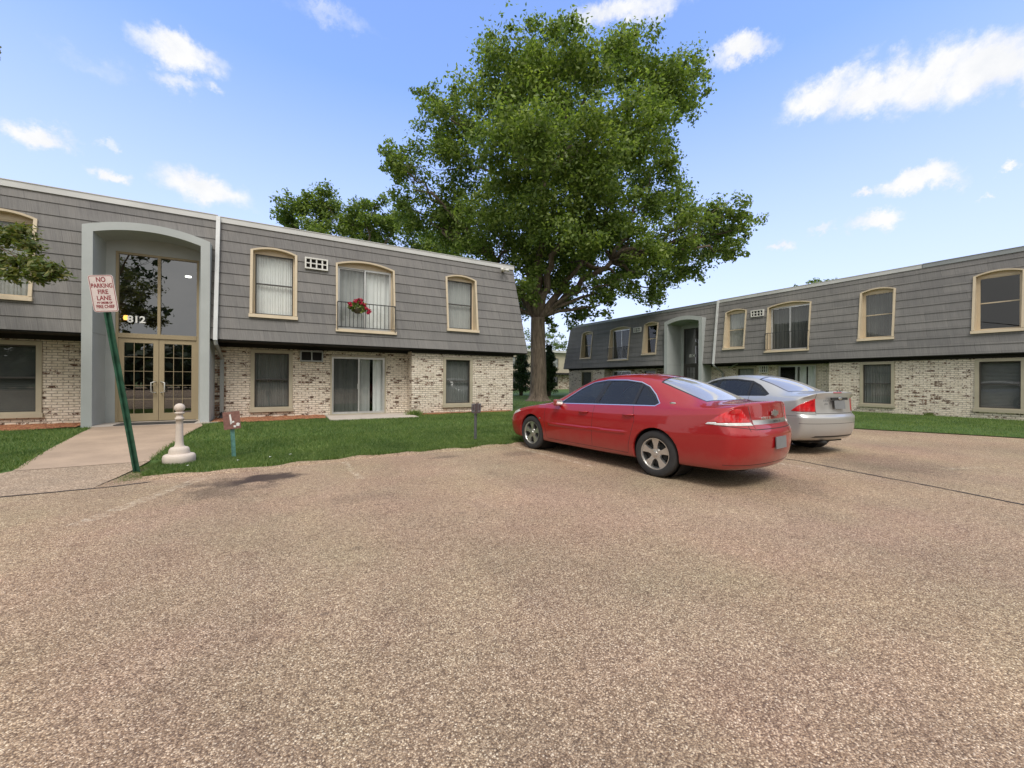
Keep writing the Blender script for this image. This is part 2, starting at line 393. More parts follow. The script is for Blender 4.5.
simple('post_teal', (0.16, 0.36, 0.32), 0.5, 0.2, var=0.4, scale=14)
simple('rust', (0.10, 0.06, 0.04), 0.9, var=0.4, scale=20)
simple('post_steel', (0.23, 0.24, 0.25), 0.5, 0.5, var=0.3, scale=14)
simple('sign_white', (0.74, 0.66, 0.64), 0.45, var=0.10, scale=12)
simple('sign_red', (0.30, 0.05, 0.06), 0.5, var=0.2, scale=12)
simple('sign_brown', (0.26, 0.13, 0.105), 0.7, var=0.35, scale=25)
simple('sign_dark', (0.10, 0.075, 0.075), 0.6, var=0.3, scale=25)
simple('mat_rubber', (0.06, 0.055, 0.05), 0.95)
simple('petal', (0.55, 0.018, 0.07), 0.6, var=0.2)
simple('pot', (0.10, 0.085, 0.06), 0.9)
simple('tar', (0.045, 0.038, 0.035), 0.9)
glass('window_glass', (0.88, 0.90, 0.89), refl=0.75, base=0.02)
glass('entry_glass', (0.38, 0.41, 0.40), refl=1.0, base=0.16)
def emit(name, col, s):
    t = NT(name); t.t.nodes.remove(t.b); e = t.n('ShaderNodeEmission'); e.inputs[0].default_value = (*col, 1); e.inputs[1].default_value = s
    t.l(e.outputs[0], t.out.inputs[0]); MAT[name] = t.m
emit('lamp_white', (1, 0.95, 0.85), 8); emit('lamp_warm', (1, 0.45, 0.10), 5)
# ================================================================ BUILDINGS
YB0, ZB0, YT0, ZT0 = 14.68, 2.59, 15.13, 6.35     # slope of the mansard: bottom and top line (left building's own y)
class Bld:
    """an apartment building in its own frame: facade runs along x and faces -y"""
    def __init__(s, label, origin, rz, yb, zoff=0.0, anchor=(0, 0)):
        s.yb = yb; s.yt = yb + 0.45; s.zb = ZB0 + zoff; s.zt = ZT0 + zoff; s.zo = zoff
        s.yp = yb + 0.27; s.yr = yb + 0.91        # proud and recessed brick planes
        ca, sa = math.cos(rz), math.sin(rz)
        s.root = empty('apartment_building', (origin[0] + anchor[0] * ca - anchor[1] * sa, origin[1] + anchor[0] * sa + anchor[1] * ca, 0), rz)
        tag(s.root, label, 'building'); s.off = (-anchor[0], -anchor[1], 0)
    def put(s, mb, name, mats, parent=None, smooth=False):
        return mb.build(name, mats, parent or s.root, smooth, off=s.off if parent is None else (0, 0, 0))
    def ys(s, z): return s.yb + (z - s.zb) / (s.zt - s.zb) * (s.yt - s.yb)
    def siding(s, mb, xl, xr, ops, n=11):
        """xl,xr = (x at bottom, x at top); ops = (x0,x1,z0,zc,za)"""
        dz, dy = s.zt - s.zb, s.yt - s.yb; ln = math.hypot(dz, dy); ny, nz = -dz / ln, dy / ln
        H = dz
        def T(z): return (z - s.zb) / H
        def XL(t): return xl[0] + (xl[1] - xl[0]) * t
        def XR(t): return xr[0] + (xr[1] - xr[0]) * t
        def P(x, t, o): return (x, s.yb + dy * t + ny * o, s.zb + dz * t + nz * o)
        xs = {min(xl), max(xl), min(xr), max(xr)}
        for (a, b, z0, zc, za) in ops:
            for k in range(17): xs.add(a + (b - a) * k / 16)
        xs = sorted(xs)
        for xa, xb in zip(xs, xs[1:]):
            if xb - xa < 1e-5: continue
            op = None; xm = (xa + xb) / 2
            for o in ops:
                if o[0] < xm < o[1]: op = o
            def top(x):
                a, b, z0, zc, za = op; u = (x - (a + b) / 2) / ((b - a) / 2); return T(zc + (za - zc) * (1 - u * u))
            for k in range(n):
                ta, tb = k / n, (k + 1) / n
                pieces = []
                if op is None: pieces.append((ta, ta, tb, tb))
                else:
                    t0 = T(op[2])
                    if ta < t0: pieces.append((ta, ta, min(tb, t0), min(tb, t0)))
                    pa, pb = max(ta, top(xa)), max(ta, top(xb))
                    if min(pa, pb) < tb: pieces.append((min(pa, tb), min(pb, tb), tb, tb))
                for (la, lb, ha, hb) in pieces:
                    def cl(x, t): return min(max(x, XL(t)), XR(t))
                    def O(t): return 0.019 * (1 - (t - ta) / (tb - ta)) + 0.004
                    mb.face([P(cl(xa, la), la, O(la)), P(cl(xb, lb), lb, O(lb)), P(cl(xb, hb), hb, O(hb)), P(cl(xa, ha), ha, O(ha))])
                    if la == ta and lb == ta:
                        mb.face([P(cl(xa, la), la, 0.004), P(cl(xb, lb), lb, 0.004), P(cl(xb, lb), lb, 0.023), P(cl(xa, la), la, 0.023)])
    def wall(s, mb, x0, x1, z0, z1, y, ops):
        xs = sorted({x0, x1} | {o[0] for o in ops if x0 < o[0] < x1} | {o[1] for o in ops if x0 < o[1] < x1})
        for xa, xb in zip(xs, xs[1:]):
            xm = (xa + xb) / 2; z = z0
            for o in sorted([o for o in ops if o[0] < xm < o[1]], key=lambda o: o[2]):
                if o[2] > z: mb.face([(xa, y, z), (xb, y, z), (xb, y, o[2]), (xa, y, o[2])])
                z = o[3]
            if z < z1: mb.face([(xa, y, z), (xb, y, z), (xb, y, z1), (xa, y, z1)])
    def curtain(s, x0, x1, z0, z1, y, mat, parent, folds=14, amp=0.011, name='curtain'):
        mb = MB(); n = max(8, int((x1 - x0) * folds * 6)); px = None
        for i in range(n + 1):
            x = x0 + (x1 - x0) * i / n; yy = y + amp * math.sin(i / 6 * 2 * math.pi * 0.97 + math.sin(i * 0.31) * 1.2)
            if px is not None: mb.face([(px[0], px[1], z0), (x, yy, z0), (x, yy, z1), (px[0], px[1], z1)])
            px = (x, yy)
        return mb.build(name, mat, parent, smooth=True)
    def sashes(s, x0, x1, z0, z1, y, w, win, mat, cur, glassm, rail=True, blinds=False, curz=0.0):
        f = MB(); f.ring(x0, x1, z0, z1, 0.035, y - 0.01, y + 0.05)
        zm = (z0 + z1) / 2 + 0.02
        if rail: f.box(x0 + 0.035, x1 - 0.035, y - 0.004, y + 0.044, zm - 0.02, zm + 0.02)
        f.build('sash', mat, win)
        g = MB(); g.face([(x0 + 0.02, y + 0.02, z0 + 0.02), (x1 - 0.02, y + 0.02, z0 + 0.02), (x1 - 0.02, y + 0.02, z1 - 0.02), (x0 + 0.02, y + 0.02, z1 - 0.02)])
        g.build('pane', glassm, win)
        if cur:
            if blinds:
                b = MB(); n = int((z1 - z0 - curz) / 0.05)
                for i in range(n):
                    z = z1 - 0.05 * i
                    b.face([(x0, y + 0.12, z - 0.053), (x1, y + 0.12, z - 0.053), (x1, y + 0.145, z - 0.003), (x0, y + 0.145, z - 0.003)])
                b.build('blind', cur, win)
            else: s.curtain(x0 - 0.03, x1 + 0.03, z0 + curz, z1 + 0.02, y + 0.11, cur, win)
    def upper(s, x0, x1, z0, zc, za, cur=None, trim='tan_trim', sash='tan_trim', blinds=False, kind='window', label=None, curz=0.0, rail_mat=None):
        yg = s.yt + 0.06; win = empty('window' if kind == 'window' else 'balcony_door'); win.parent = s.root; win.location = s.off
        if label: win['label'] = label
        f = MB(); sy = s.ys
        w = 0.07 if kind == 'window' else 0.06; sh = 0.12
        zs = z0 + sh
        for xa in (x0, x1 - w):
            f.prism([(sy(zs) - 0.055, zs), (sy(zc) - 0.055, zc), (yg + 0.06, zc), (yg + 0.06, zs)], 0, xa, xa + w)
        f.prism([(sy(z0) - 0.085, z0), (sy(zs) - 0.085, zs - 0.015), (yg + 0.06, zs), (yg + 0.06, z0)], 0, x0 - 0.02, x1 + 0.02)
        xm, hw = (x0 + x1) / 2, (x1 - x0) / 2; N = 16
        def A(x): return zc + (za - zc) * (1 - ((x - xm) / hw) ** 2)
        zh = zc - 0.03
        for k in range(N):
            a, b = x0 + 2 * hw * k / N, x0 + 2 * hw * (k + 1) / N
            q = [(a, sy(A(a)) - 0.055, A(a)), (b, sy(A(b)) - 0.055, A(b)), (b, yg + 0.06, A(b)), (a, yg + 0.06, A(a))]
            d = 0.055
            lo = [(x, y, max(z - d, zc - 0.001) if False else z - d) for (x, y, z) in q]
            f.face(q); f.face(lo[::-1]); f.face([lo[0], lo[1], q[1], q[0]])
            f.face([(a, yg - 0.02, zh), (b, yg - 0.02, zh), (b, yg - 0.02, A(b) - 0.04), (a, yg - 0.02, A(a) - 0.04)])
        f.box(x0 + w, x1 - w, yg - 0.03, yg + 0.02, zh - 0.035, zh + 0.03)
        f.ring(x0 + w, x1 - w, zs - 0.01, zh, 0.05 if kind == 'window' else 0.03, yg - 0.035, yg + 0.015)
        f.build('frame', MAT[trim], win)
        i = 0.05 if kind == 'window' else 0.03
        if kind == 'window':
            s.sashes(x0 + w + i, x1 - w - i, zs + i - 0.01, zh - i, yg - 0.01, 0.03, win, MAT[sash], cur and MAT[cur], MAT['window_glass'], blinds=blinds, curz=curz)
        else:
            s.slider(x0 + w + i, x1 - w - i, zs + 0.02, zh - 0.03, yg, win, cur)
            r = MB(); yf = sy(z0 + 0.2) - 0.10; xa, xb = x0 + 0.03, x1 - 0.03; zt_ = z0 + 1.02; zb_ = z0 + 0.17
            r.box(xa, xb, yf - 0.015, yf + 0.015, zt_ - 0.02, zt_ + 0.01); r.box(xa, xb, yf - 0.012, yf + 0.012, zb_ - 0.012, zb_ + 0.012)
            n = 15
            for k in range(n + 1):
                x = xa + (xb - xa) * k / n; r.box(x - 0.008, x + 0.008, yf - 0.008, yf + 0.008, zb_, zt_ - 0.02)
            for x in (xa, xb - 0.02):
                r.box(x, x + 0.02, yf, sy(zt_) + 0.1, zt_ - 0.02, zt_); r.box(x, x + 0.02, yf, sy(zb_) + 0.03, zb_ - 0.01, zb_ + 0.01)
                r.box(x, x + 0.02, yf - 0.01, yf + 0.012, z0 + 0.06, zt_)
            r.build('railing', MAT['iron'], win)
        return win
    def slider(s, x0, x1, z0, z1, y, win, cur):
        xm = (x0 + x1) / 2; f = MB()
        f.ring(x0, x1, z0, z1, 0.025, y - 0.03, y + 0.08)
        f.ring(x0 + 0.02, xm + 0.03, z0 + 0.02, z1 - 0.02, 0.045, y + 0.03, y + 0.06)
        f.ring(xm - 0.03, x1 - 0.02, z0 + 0.02, z1 - 0.02, 0.045, y - 0.02, y + 0.02)
        f.box(xm - 0.05, xm - 0.035, y + 0.0, y + 0.03, z0 + 0.9, z0 + 1.1)
        f.build('sash', MAT['alu'], win)
        g = MB()
        g.face([(x0 + 0.04, y + 0.045, z0 + 0.04), (xm, y + 0.045, z0 + 0.04), (xm, y + 0.045, z1 - 0.04), (x0 + 0.04, y + 0.045, z1 - 0.04)])
        g.face([(xm, y, z0 + 0.04), (x1 - 0.04, y, z0 + 0.04), (x1 - 0.04, y, z1 - 0.04), (xm, y, z1 - 0.04)])
        g.build('pane', MAT['window_glass'], win)
        if cur:
            for (c, a, b) in cur: s.curtain(x0 + (x1 - x0) * a, x0 + (x1 - x0) * b, z0, z1, y + 0.14, MAT[c], win, folds=7, amp=0.02)
    def lower(s, x0, x1, z0, z1, y, cur=None, blinds=False, kind='window', label=None, trim='olive_trim', curz=0.0):
        win = empty('window' if kind == 'window' else 'patio_door'); win.parent = s.root; win.location = s.off
        if label: win['label'] = label
        f = MB()
        if kind == 'window':
            f.ring(x0, x1, z0, z1, 0.11, y - 0.035, y + 0.16, 0.13); f.box(x0 - 0.03, x1 + 0.03, y - 0.07, y + 0.02, z0 - 0.03, z0 + 0.09)
            f.build('frame', MAT[trim], win)
            s.sashes(x0 + 0.11, x1 - 0.11, z0 + 0.13, z1 - 0.11, y + 0.05, 0.03, win, MAT['dark_frame'], cur and MAT[cur], MAT['window_glass'], blinds=blinds, curz=curz)
        else:
            f.ring(x0, x1, z0, z1, 0.05, y - 0.03, y + 0.16, 0.04); f.build('frame', MAT[trim], win)
            s.slider(x0 + 0.05, x1 - 0.05, z0 + 0.04, z1 - 0.05, y + 0.03, win, cur)
        return win
    def ac(s, x0, x1, z0, z1, y, dark=False, label=None):
        ac = empty('air_conditioner'); ac.parent = s.root; ac.location = s.off
        if label: ac['label'] = label
        f = MB(); w = 0.045
        f.ring(x0, x1, z0, z1, w, y - 0.10, y + 0.35)
        nx = 2 if dark else 4
        for k in range(1, nx):
            x = x0 + (x1 - x0) * k / nx; f.box(x - 0.022, x + 0.022, y - 0.09, y - 0.06, z0 + w, z1 - w)
        if not dark: f.box(x0 + w, x1 - w, y - 0.085, y - 0.062, (z0 + z1) / 2 - 0.015, (z0 + z1) / 2 + 0.02)
        f.build('housing', MAT['spout_grey' if dark else 'white_plastic'], ac)
        g = MB(); n = int((z1 - z0) / 0.022)
        for k in range(n):
            z = z0 + w + (z1 - z0 - 2 * w) * k / n
            g.face([(x0 + w, y - 0.04, z), (x1 - w, y - 0.04, z), (x1 - w, y - 0.02, z + 0.016), (x0 + w, y - 0.02, z + 0.016)])
        g.face([(x0 + w, y - 0.01, z0), (x1 - w, y - 0.01, z0), (x1 - w, y - 0.01, z1), (x0 + w, y - 0.01, z1)])
        g.build('grille', MAT['dark_frame'], ac)
        return ac
    def portal(s, x0, x1, zc, za, xi0, xi1, zic, zia, yf, yd, num, numx, numz, dtrim='door_trim'):
        """arched entrance surround; yf front plane, yd door plane"""
        f = MB(); N = 20
        def arc(a, b, c, t, n=N):
            xm, hw = (a + b) / 2, (b - a) / 2
            return [(a + (b - a) * k / n, c + (t - c) * (1 - ((a + (b - a) * k / n - xm) / hw) ** 2)) for k in range(n + 1)]
        out = arc(x0, x1, zc, za); inn = arc(xi0, xi1, zic, zia); g = -0.02
        yb = yd + 0.25
        O = [(x0, g)] + out + [(x1, g)]; I = [(xi0, g)] + inn + [(xi1, g)]
        for k in range(len(O) - 1):
            a, b, c, d = O[k], O[k + 1], I[k + 1], I[k]
            f.face([(d[0], yf, d[1]), (c[0], yf, c[1]), (b[0], yf, b[1]), (a[0], yf, a[1])])
            f.face([(a[0], yf, a[1]), (b[0], yf, b[1]), (b[0], yb, b[1]), (a[0], yb, a[1])])
            f.face([(c[0], yf, c[1]), (d[0], yf, d[1]), (d[0], yb, d[1]), (c[0], yb, c[1])])
        f.mi = 1; j = f; j.box(xi0 - 0.001, xi0 + 0.004, yf + 0.02, yd - 0.01, 2.60 + s.zo, 2.615 + s.zo); j.box(xi1 - 0.004, xi1 + 0.001, yf + 0.02, yd - 0.01, 2.60 + s.zo, 2.615 + s.zo)
        s.put(f, 'entrance_surround', [MAT['portal_paint'], MAT['spout_grey']])
        # back wall round the glazing
        dx0, dx1, dzt = xi0 + 0.20, xi1 - 0.17, 5.05 + s.zo
        w = MB()
        w.box(xi0, dx0, yd - 0.02, yb, 0.0, 5.9); w.box(dx1, xi1, yd - 0.02, yb, 0.0, 5.9)
        w.box(dx0, dx1, yd - 0.02, yb, dzt, 5.9)
        s.put(w, 'entrance_back_wall', MAT['portal_paint'])
        zd0, zd1 = 0.13 + max(0, s.zo * 0), 2.60 + s.zo
        tr = empty('entrance_glazing'); tr.parent = s.root; tr.location = s.off
        m = MB(); fw = 0.06; xm = (dx0 + dx1) / 2
        m.box(dx0, dx0 + fw, yd, yd + 0.1, zd0, dzt); m.box(dx1 - fw, dx1, yd, yd + 0.1, zd0, dzt)
        m.box(dx0 + fw, dx1 - fw, yd, yd + 0.1, dzt - fw, dzt); m.box(dx0 + fw, dx1 - fw, yd - 0.01, yd + 0.1, zd1 - 0.02, zd1 + 0.11)
        m.box(xm - 0.035, xm + 0.035, yd, yd + 0.1, zd1 + 0.11, dzt - fw)
        m.build('frame', MAT[dtrim], tr)
        for a, b in ((dx0 + fw, xm - 0.035), (xm + 0.035, dx1 - fw)):
            p = MB(); p.face([(a, yd + 0.05, zd1 + 0.11), (b, yd + 0.05, zd1 + 0.11), (b, yd + 0.05, dzt - fw), (a, yd + 0.05, dzt - fw)])
            p.build('transom_pane', MAT['entry_glass'], tr)
        text_mesh('house_number', num, 0.27, MAT['numeral'], tr, 0.004, loc=(numx, yd - 0.01, numz), bold=0.008, spacing=1.0)
        for sgn, a, b in ((1, dx0 + fw, xm - 0.005), (-1, xm + 0.005, dx1 - fw)):
            d = empty('entrance_door'); d.parent = s.root; d.location = s.off
            t = MB(); st = 0.12; zb = zd0 + 0.02; bt = 0.22; tt = 0.16
            t.box(a, a + st, yd + 0.02, yd + 0.07, zb + bt, zd1 - tt); t.box(b - st, b, yd + 0.02, yd + 0.07, zb + bt, zd1 - tt)
            t.box(a, b, yd + 0.02, yd + 0.07, zb, zb + bt); t.box(a, b, yd + 0.02, yd + 0.07, zd1 - tt, zd1 - 0.025)
            t.build('door_frame', MAT[dtrim], d)
            p = MB(); p.face([(a + st, yd + 0.05, zb + bt), (b - st, yd + 0.05, zb + bt), (b - st, yd + 0.05, zd1 - tt), (a + st, yd + 0.05, zd1 - tt)])
            p.build('pane', MAT['entry_glass'], d)
            q = MB(); X0, X1, Z0, Z1 = a + st, b - st, zb + bt, zd1 - tt
            for k in (1, 2): q.box(X0 + (X1 - X0) * k / 3 - 0.006, X0 + (X1 - X0) * k / 3 + 0.006, yd + 0.030, yd + 0.046, Z0, Z1)
            for k in (1, 2, 3, 4): q.box(X0, X1, yd + 0.028, yd + 0.044, Z0 + (Z1 - Z0) * k / 5 - 0.006, Z0 + (Z1 - Z0) * k / 5 + 0.006)
            q.build('glazing_bars', MAT[dtrim], d)
            h = MB(); hx = (b - 0.06) if sgn > 0 else (a + 0.06); dx = -0.09 * sgn
            h.tube([(hx, yd + 0.02, 1.30), (hx, yd - 0.06, 1.30), (hx + dx, yd - 0.075, 1.28), (hx + dx, yd - 0.075, 1.0), (hx, yd - 0.06, 0.98), (hx, yd + 0.02, 0.98)], 0.016, 8)
            h.build('handle', MAT['alu'], d, smooth=True)
        # threshold slab, lobby behind the glass
        lob = MB(); lob.box(xi0 - 0.3, xi1 + 0.3, yd + 4.2, yd + 4.3, 0, 6); lob.box(xi0 - 0.4, xi0 - 0.3, yb + 0.01, yd + 4.2, 0, 6); lob.box(xi1 + 0.3, xi1 + 0.4, yb + 0.01, yd + 4.2, 0, 6)
        lob.box(xi0 - 0.3, xi1 + 0.3, yb + 0.01, yd + 4.2, -0.1, 0.1); lob.box(xi0 - 0.3, xi1 + 0.3, yb + 0.01, yd + 4.2, 5.6, 5.7)
        for k in range(8): lob.box(xi0 + 0.1, xi1 - 1.1, yd + 1.2 + 0.28 * k, yd + 1.5 + 0.28 * k, 0.1, 0.28 + 0.18 * k)
        lob.box(xi1 - 1.05, xi1 + 0.3, yd + 2.0, yd + 4.2, 2.5, 2.7)
        s.put(lob, 'lobby', MAT['lobby_wall'])
def spout(B, x, dirx=1):
    sp = empty('downspout'); sp.parent = B.root; sp.location = B.off
    m = MB(); w = 0.05; yo = 0.09
    zb, zt = B.zb - 0.04, B.zt + 0.02
    m.prism([(B.ys(zb) - yo - w, zb), (B.ys(zt) - yo - w, zt), (B.ys(zt) - yo + w, zt), (B.ys(zb) - yo + w, zb)], 0, x - w, x + w)
    m.build('upper_pipe', MAT['spout_white'], sp)
    e = MB(); y0 = B.ys(zb) - yo
    e.tube([(x, y0, zb + 0.02), (x + 0.01 * dirx, y0 + 0.02, zb - 0.1), (x + 0.05 * dirx, B.yr - 0.25, zb - 0.42), (x + 0.06 * dirx, B.yr - 0.10, zb - 0.52)], 0.055, 6)
    e.build('elbow', MAT['spout_grey'], sp)
    e = MB(); e.box(x + 0.06 * dirx - w, x + 0.06 * dirx + w, B.yr - 0.15, B.yr - 0.05, 0.34, zb - 0.50)
    e.build('lower_pipe', MAT['spout_grey'], sp)
    e = MB(); e.tube([(x + 0.06 * dirx, B.yr - 0.1, 0.36), (x + 0.06 * dirx, B.yr - 0.1, 0.22), (x + 0.02, B.yr - 0.26, 0.14)], 0.06, 8); e.build('outlet', MAT['iron'], sp)
def finish(B, segs, xend_l, xend_r, depth, roofcol='fascia_metal', fsegs=None, gap=(0, 0)):
    """soffit, fascia, roof, end walls. segs: (x0,x1,y,mat,ops)"""
    for (x0, x1, y, mat, ops) in segs:
        m = MB(); B.wall(m, x0, x1, -0.1, B.zb - 0.10, y, ops); B.put(m, 'brick_wall', MAT[mat])
        m = MB(); m.box(x0 - 0.01, x1 + 0.01, y - 0.03, y + 0.02, B.zb - 0.165, B.zb - 0.03); B.put(m, 'overhang_shade_strip', MAT['soffit_dark'])  # near-black strip puts the overhang's shade onto the wall top
    # returns between proud and recessed bays
    m = MB()
    for (a, b) in zip(segs, segs[1:]):
        if abs(a[2] - b[2]) > 0.05:
            x = a[1]; y0, y1 = sorted((a[2], b[2])); m.face([(x, y0, -0.1), (x, y1, -0.1), (x, y1, B.zb - 0.1), (x, y0, B.zb - 0.1)])
    xa, xb = segs[0][0], segs[-1][1]
    for x, y in ((xa, segs[0][2]), (xb, segs[-1][2])): m.face([(x, y, -0.1), (x, y + depth, -0.1), (x, y + depth, B.zb - 0.1), (x, y, B.zb - 0.1)])
    m.face([(xa, segs[0][2] + depth, -0.1), (xb, segs[0][2] + depth, -0.1), (xb, segs[0][2] + depth, B.zt), (xa, segs[0][2] + depth, B.zt)])
    B.put(m, 'side_wall', MAT['brick_wash'])
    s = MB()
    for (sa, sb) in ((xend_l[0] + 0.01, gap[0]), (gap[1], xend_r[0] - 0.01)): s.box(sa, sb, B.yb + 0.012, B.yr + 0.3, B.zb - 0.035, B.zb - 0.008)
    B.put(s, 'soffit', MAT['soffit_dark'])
    r = MB(); r.box(xend_l[1] + 0.02, xend_r[1] - 0.02, B.yt + 0.05, B.yt + depth + 1.0, B.zt - 0.06, B.zt - 0.02); B.put(r, 'roof', MAT['roof_gravel'])
    for (fa, fb, mt, up) in (fsegs or [(xend_l[1] - 0.04, xend_r[1] + 0.04, roofcol, 0)]):
        f = MB(); f.box(fa, fb, B.yt - 0.06, B.yt + 0.12, B.zt - 0.13 + up, B.zt + 0.03 + up); f.box(fa, fb, B.yt - 0.075, B.yt + 0.13, B.zt + 0.03 + up, B.zt + 0.05 + up)
        B.put(f, 'fascia', MAT[mt])
    # mansard on the two ends
    for (e, sg) in ((xend_l, -1), (xend_r, 1)):
        m = MB(); n = 11
        for k in range(n):
            ta, tb = k / n, (k + 1) / n
            def X(t, o): return e[0] + (e[1] - e[0]) * t + sg * o
            def Z(t): return B.zb + (B.zt - B.zb) * t
            ya = lambda t: B.yb + (B.yt - B.yb) * t
            m.face([(X(ta, .03), ya(ta), Z(ta)), (X(ta, .03), B.yr + depth, Z(ta)), (X(tb, .004), B.yr + depth, Z(tb)), (X(tb, .004), ya(tb), Z(tb))])
            m.face([(X(ta, .004), ya(ta), Z(ta)), (X(ta, .004), B.yr + depth, Z(ta)), (X(ta, .03), B.yr + depth, Z(ta)), (X(ta, .03), ya(ta), Z(ta))])
        B.put(m, 'end_siding', MAT['siding'])
        f = MB(); a = e[1]; f.box(min(a, a + sg * 0.05), max(a, a + sg * 0.05), B.yt + 0.125, B.yt + depth + 1, B.zt - 0.13, B.zt + 0.04); B.put(f, 'fascia', MAT['fascia_metal'])
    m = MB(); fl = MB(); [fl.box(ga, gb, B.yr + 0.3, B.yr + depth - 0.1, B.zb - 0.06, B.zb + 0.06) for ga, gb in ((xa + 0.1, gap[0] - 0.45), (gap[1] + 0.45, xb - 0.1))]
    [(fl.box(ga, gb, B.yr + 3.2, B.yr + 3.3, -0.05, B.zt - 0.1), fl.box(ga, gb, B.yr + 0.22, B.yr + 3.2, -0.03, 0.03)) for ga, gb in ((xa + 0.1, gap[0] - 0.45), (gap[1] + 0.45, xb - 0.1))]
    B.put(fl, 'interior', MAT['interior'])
# ---------------------------------------------------------------- left building (frame = world)
LB = Bld('near two-storey apartment building with grey shingle mansard, whitewashed brick and the arched entrance numbered 812', (0, 0), 0.0, YB0, 0.0, (0, 15))
W = dict(z0=3.33, zc=5.50, za=5.645)
ups = [(-11.2, -9.9), (-6.95, -5.66), (-1.05, 0.25), (5.40, 6.73)]
bd = (1.42, 3.42, 3.04, 5.44, 5.62)
ops = [(a, b, W['z0'], W['zc'], W['za']) for a, b in ups] + [bd, (-4.72, -2.02, -1, 5.43, 5.68)]
m = MB(); LB.siding(m, (-18, -18), (9.02, 8.50), ops); LB.put(m, 'shingle_siding', MAT['siding'])
LB.upper(*ups[0], **W, cur='curtain_grey')
LB.upper(*ups[1], **W, cur='curtain_grey', label='upper window left of the entrance with dark glass')
LB.upper(*ups[2], **W, cur='curtain_white', sash='dark_frame', label='upper window with pale closed curtains')
LB.upper(*ups[3], **W, cur='curtain_grey', sash='dark_frame')
LB.upper(*bd, cur=[('curtain_grey', -0.02, 0.5), ('curtain_white', 0.5, 1.02)], kind='door', label='balcony door with white and grey vertical drapes')
LB.ac(0.47, 1.17, 5.10, 5.48, LB.ys(5.2), label='white grille of the upper air conditioner')
yr, yp = LB.yr, LB.yp
lows_r = [(-7.2, -5.78, 0.36, 2.38), (-1.07, 0.14, 0.34, 2.38)]
sd = (1.32, 3.26, 0.12, 2.28)
lw3 = (5.31, 6.56, 0.36, 2.33)
segs = [(-18, -4.72, yr, 'brick_wash', [lows_r[0]]), (-2.02, -1.72, yr, 'brick_red', []), (-1.72, 4.08, yr, 'brick_wash', [lows_r[1], sd, (0.36, 1.08, 2.02, 2.40)]), (4.08, 8.46, yp, 'brick_wash', [lw3])]
LB.lower(*lows_r[0], yr, cur='curtain_dark', blinds=True)
LB.lower(*lows_r[1], yr, cur='screen_grey')
LB.lower(*lw3, yp, cur='screen_grey')
LB.lower(*sd, yr, cur=[('curtain_dark', 0.0, 0.5), ('curtain_grey', 0.5, 0.72), ('curtain_white', 0.78, 1.0)], kind='door')
LB.ac(0.36, 1.08, 2.02, 2.40, yr, dark=True, label='dark lower air conditioner')
finish(LB, segs, (-18, -18), (9.02, 8.50), 9, fsegs=[(-18, -1.90, 'fascia_metal', 0.03), (-1.86, 8.56, 'fascia_metal', 0)], gap=(-4.72, -2.02))
LB.portal(-4.72, -2.02, 5.43, 5.68, -4.51, -2.24, 5.28, 5.47, 14.60, 15.50, '812', -3.86, 3.11)
spout(LB, -1.88)
m = MB(); m.lathe([(0.0, 0.02), (0.08, 0.02), (0.09, -0.02), (0.0, -0.04)], (-3.02, 17.5, 4.93), 20); LB.put(m, 'ceiling_lamp', MAT['lamp_white'], smooth=True)
m = MB(); m.lathe([(0.0, -0.08), (0.05, -0.07), (0.065, 0), (0.05, 0.07), (0.0, 0.08)], (-4.62, 17.5, 3.38), 16); LB.put(m, 'wall_lamp', MAT['lamp_warm'], smooth=True)
# flood lights at the roof corner
fl = empty('flood_light'); fl.parent = LB.root; fl.location = LB.off
m = MB()
for dx in (-0.09, 0.09):
    m.tube([(7.98 + dx * .3, 14.98, 6.12), (7.98 + dx, 14.90, 6.12), (7.98 + dx * 1.7, 14.80, 6.08)], [0.02, 0.05, 0.075], 10)
m.build('lamp_head', MAT['white_plastic'], fl, smooth=True)
m = MB(); m.box(7.92, 8.04, 14.97, 15.06, 6.06, 6.18); m.build('mount', MAT['olive_trim'], fl)
# ---------------------------------------------------------------- right building
TH = 0.0359 - math.pi / 2
RB = Bld('farther grey-shingled apartment building across the lot with whitewashed brick and a portal numbered 814', (0, 0), TH, 22.567, -0.08, (-8, 23))
z0, zc, za = 3.27, 5.47, 5.61
rups = [(-25.95, -24.62, 'curtain_dark'), (-19.36, -18.14, None), (-13.42, -12.20, 'curtain_grey'), (-7.18, -5.97, 'curtain_dark'), (-3.78, -2.54, None), (2.4, 3.6, None)]
rbd = [(-22.66, -20.6), (-11.10, -9.08)]
rops = [(a, b, z0, zc, za) for a, b, c in rups] + [(a, b, 2.98, 5.42, 5.58) for a, b in rbd] + [(-17.35, -14.64, -1, 5.35, 5.60)]
m = MB(); RB.siding(m, (-28.07, -27.58), (8, 8), rops); RB.put(m, 'shingle_siding', MAT['siding'])
for i, (a, b, c) in enumerate(rups):
    RB.upper(a, b, z0, zc, za, cur=c, label='upper window with bare dark glass' if i == 4 else None)
for a, b in rbd: RB.upper(a, b, 2.98, 5.42, 5.58, cur=[('curtain_dark', -0.02, 1.02)], kind='door')
RB.ac(-20.25, -19.58, 4.98, 5.34, RB.ys(5.1)); RB.ac(-11.93, -11.27, 5.00, 5.36, RB.ys(5.1), label='white grille of the upper air conditioner')
yr, yp = RB.yr, RB.yp
lw = [(-26.0, -24.6, 0.36, 2.28), (-19.9, -18.7, 0.34, 2.3), (-13.1, -11.98, 0.36, 2.30), (-7.15, -5.98, 0.37, 2.33), (-3.72, -2.52, 0.37, 2.33), (2.4, 3.6, .37, 2.33)]
rsd = [(-23.0, -21.0, 0.12, 2.28), (-10.88, -9.04, 0.12, 2.34)]
acl = (-11.78, -11.32, 1.93, 2.33)
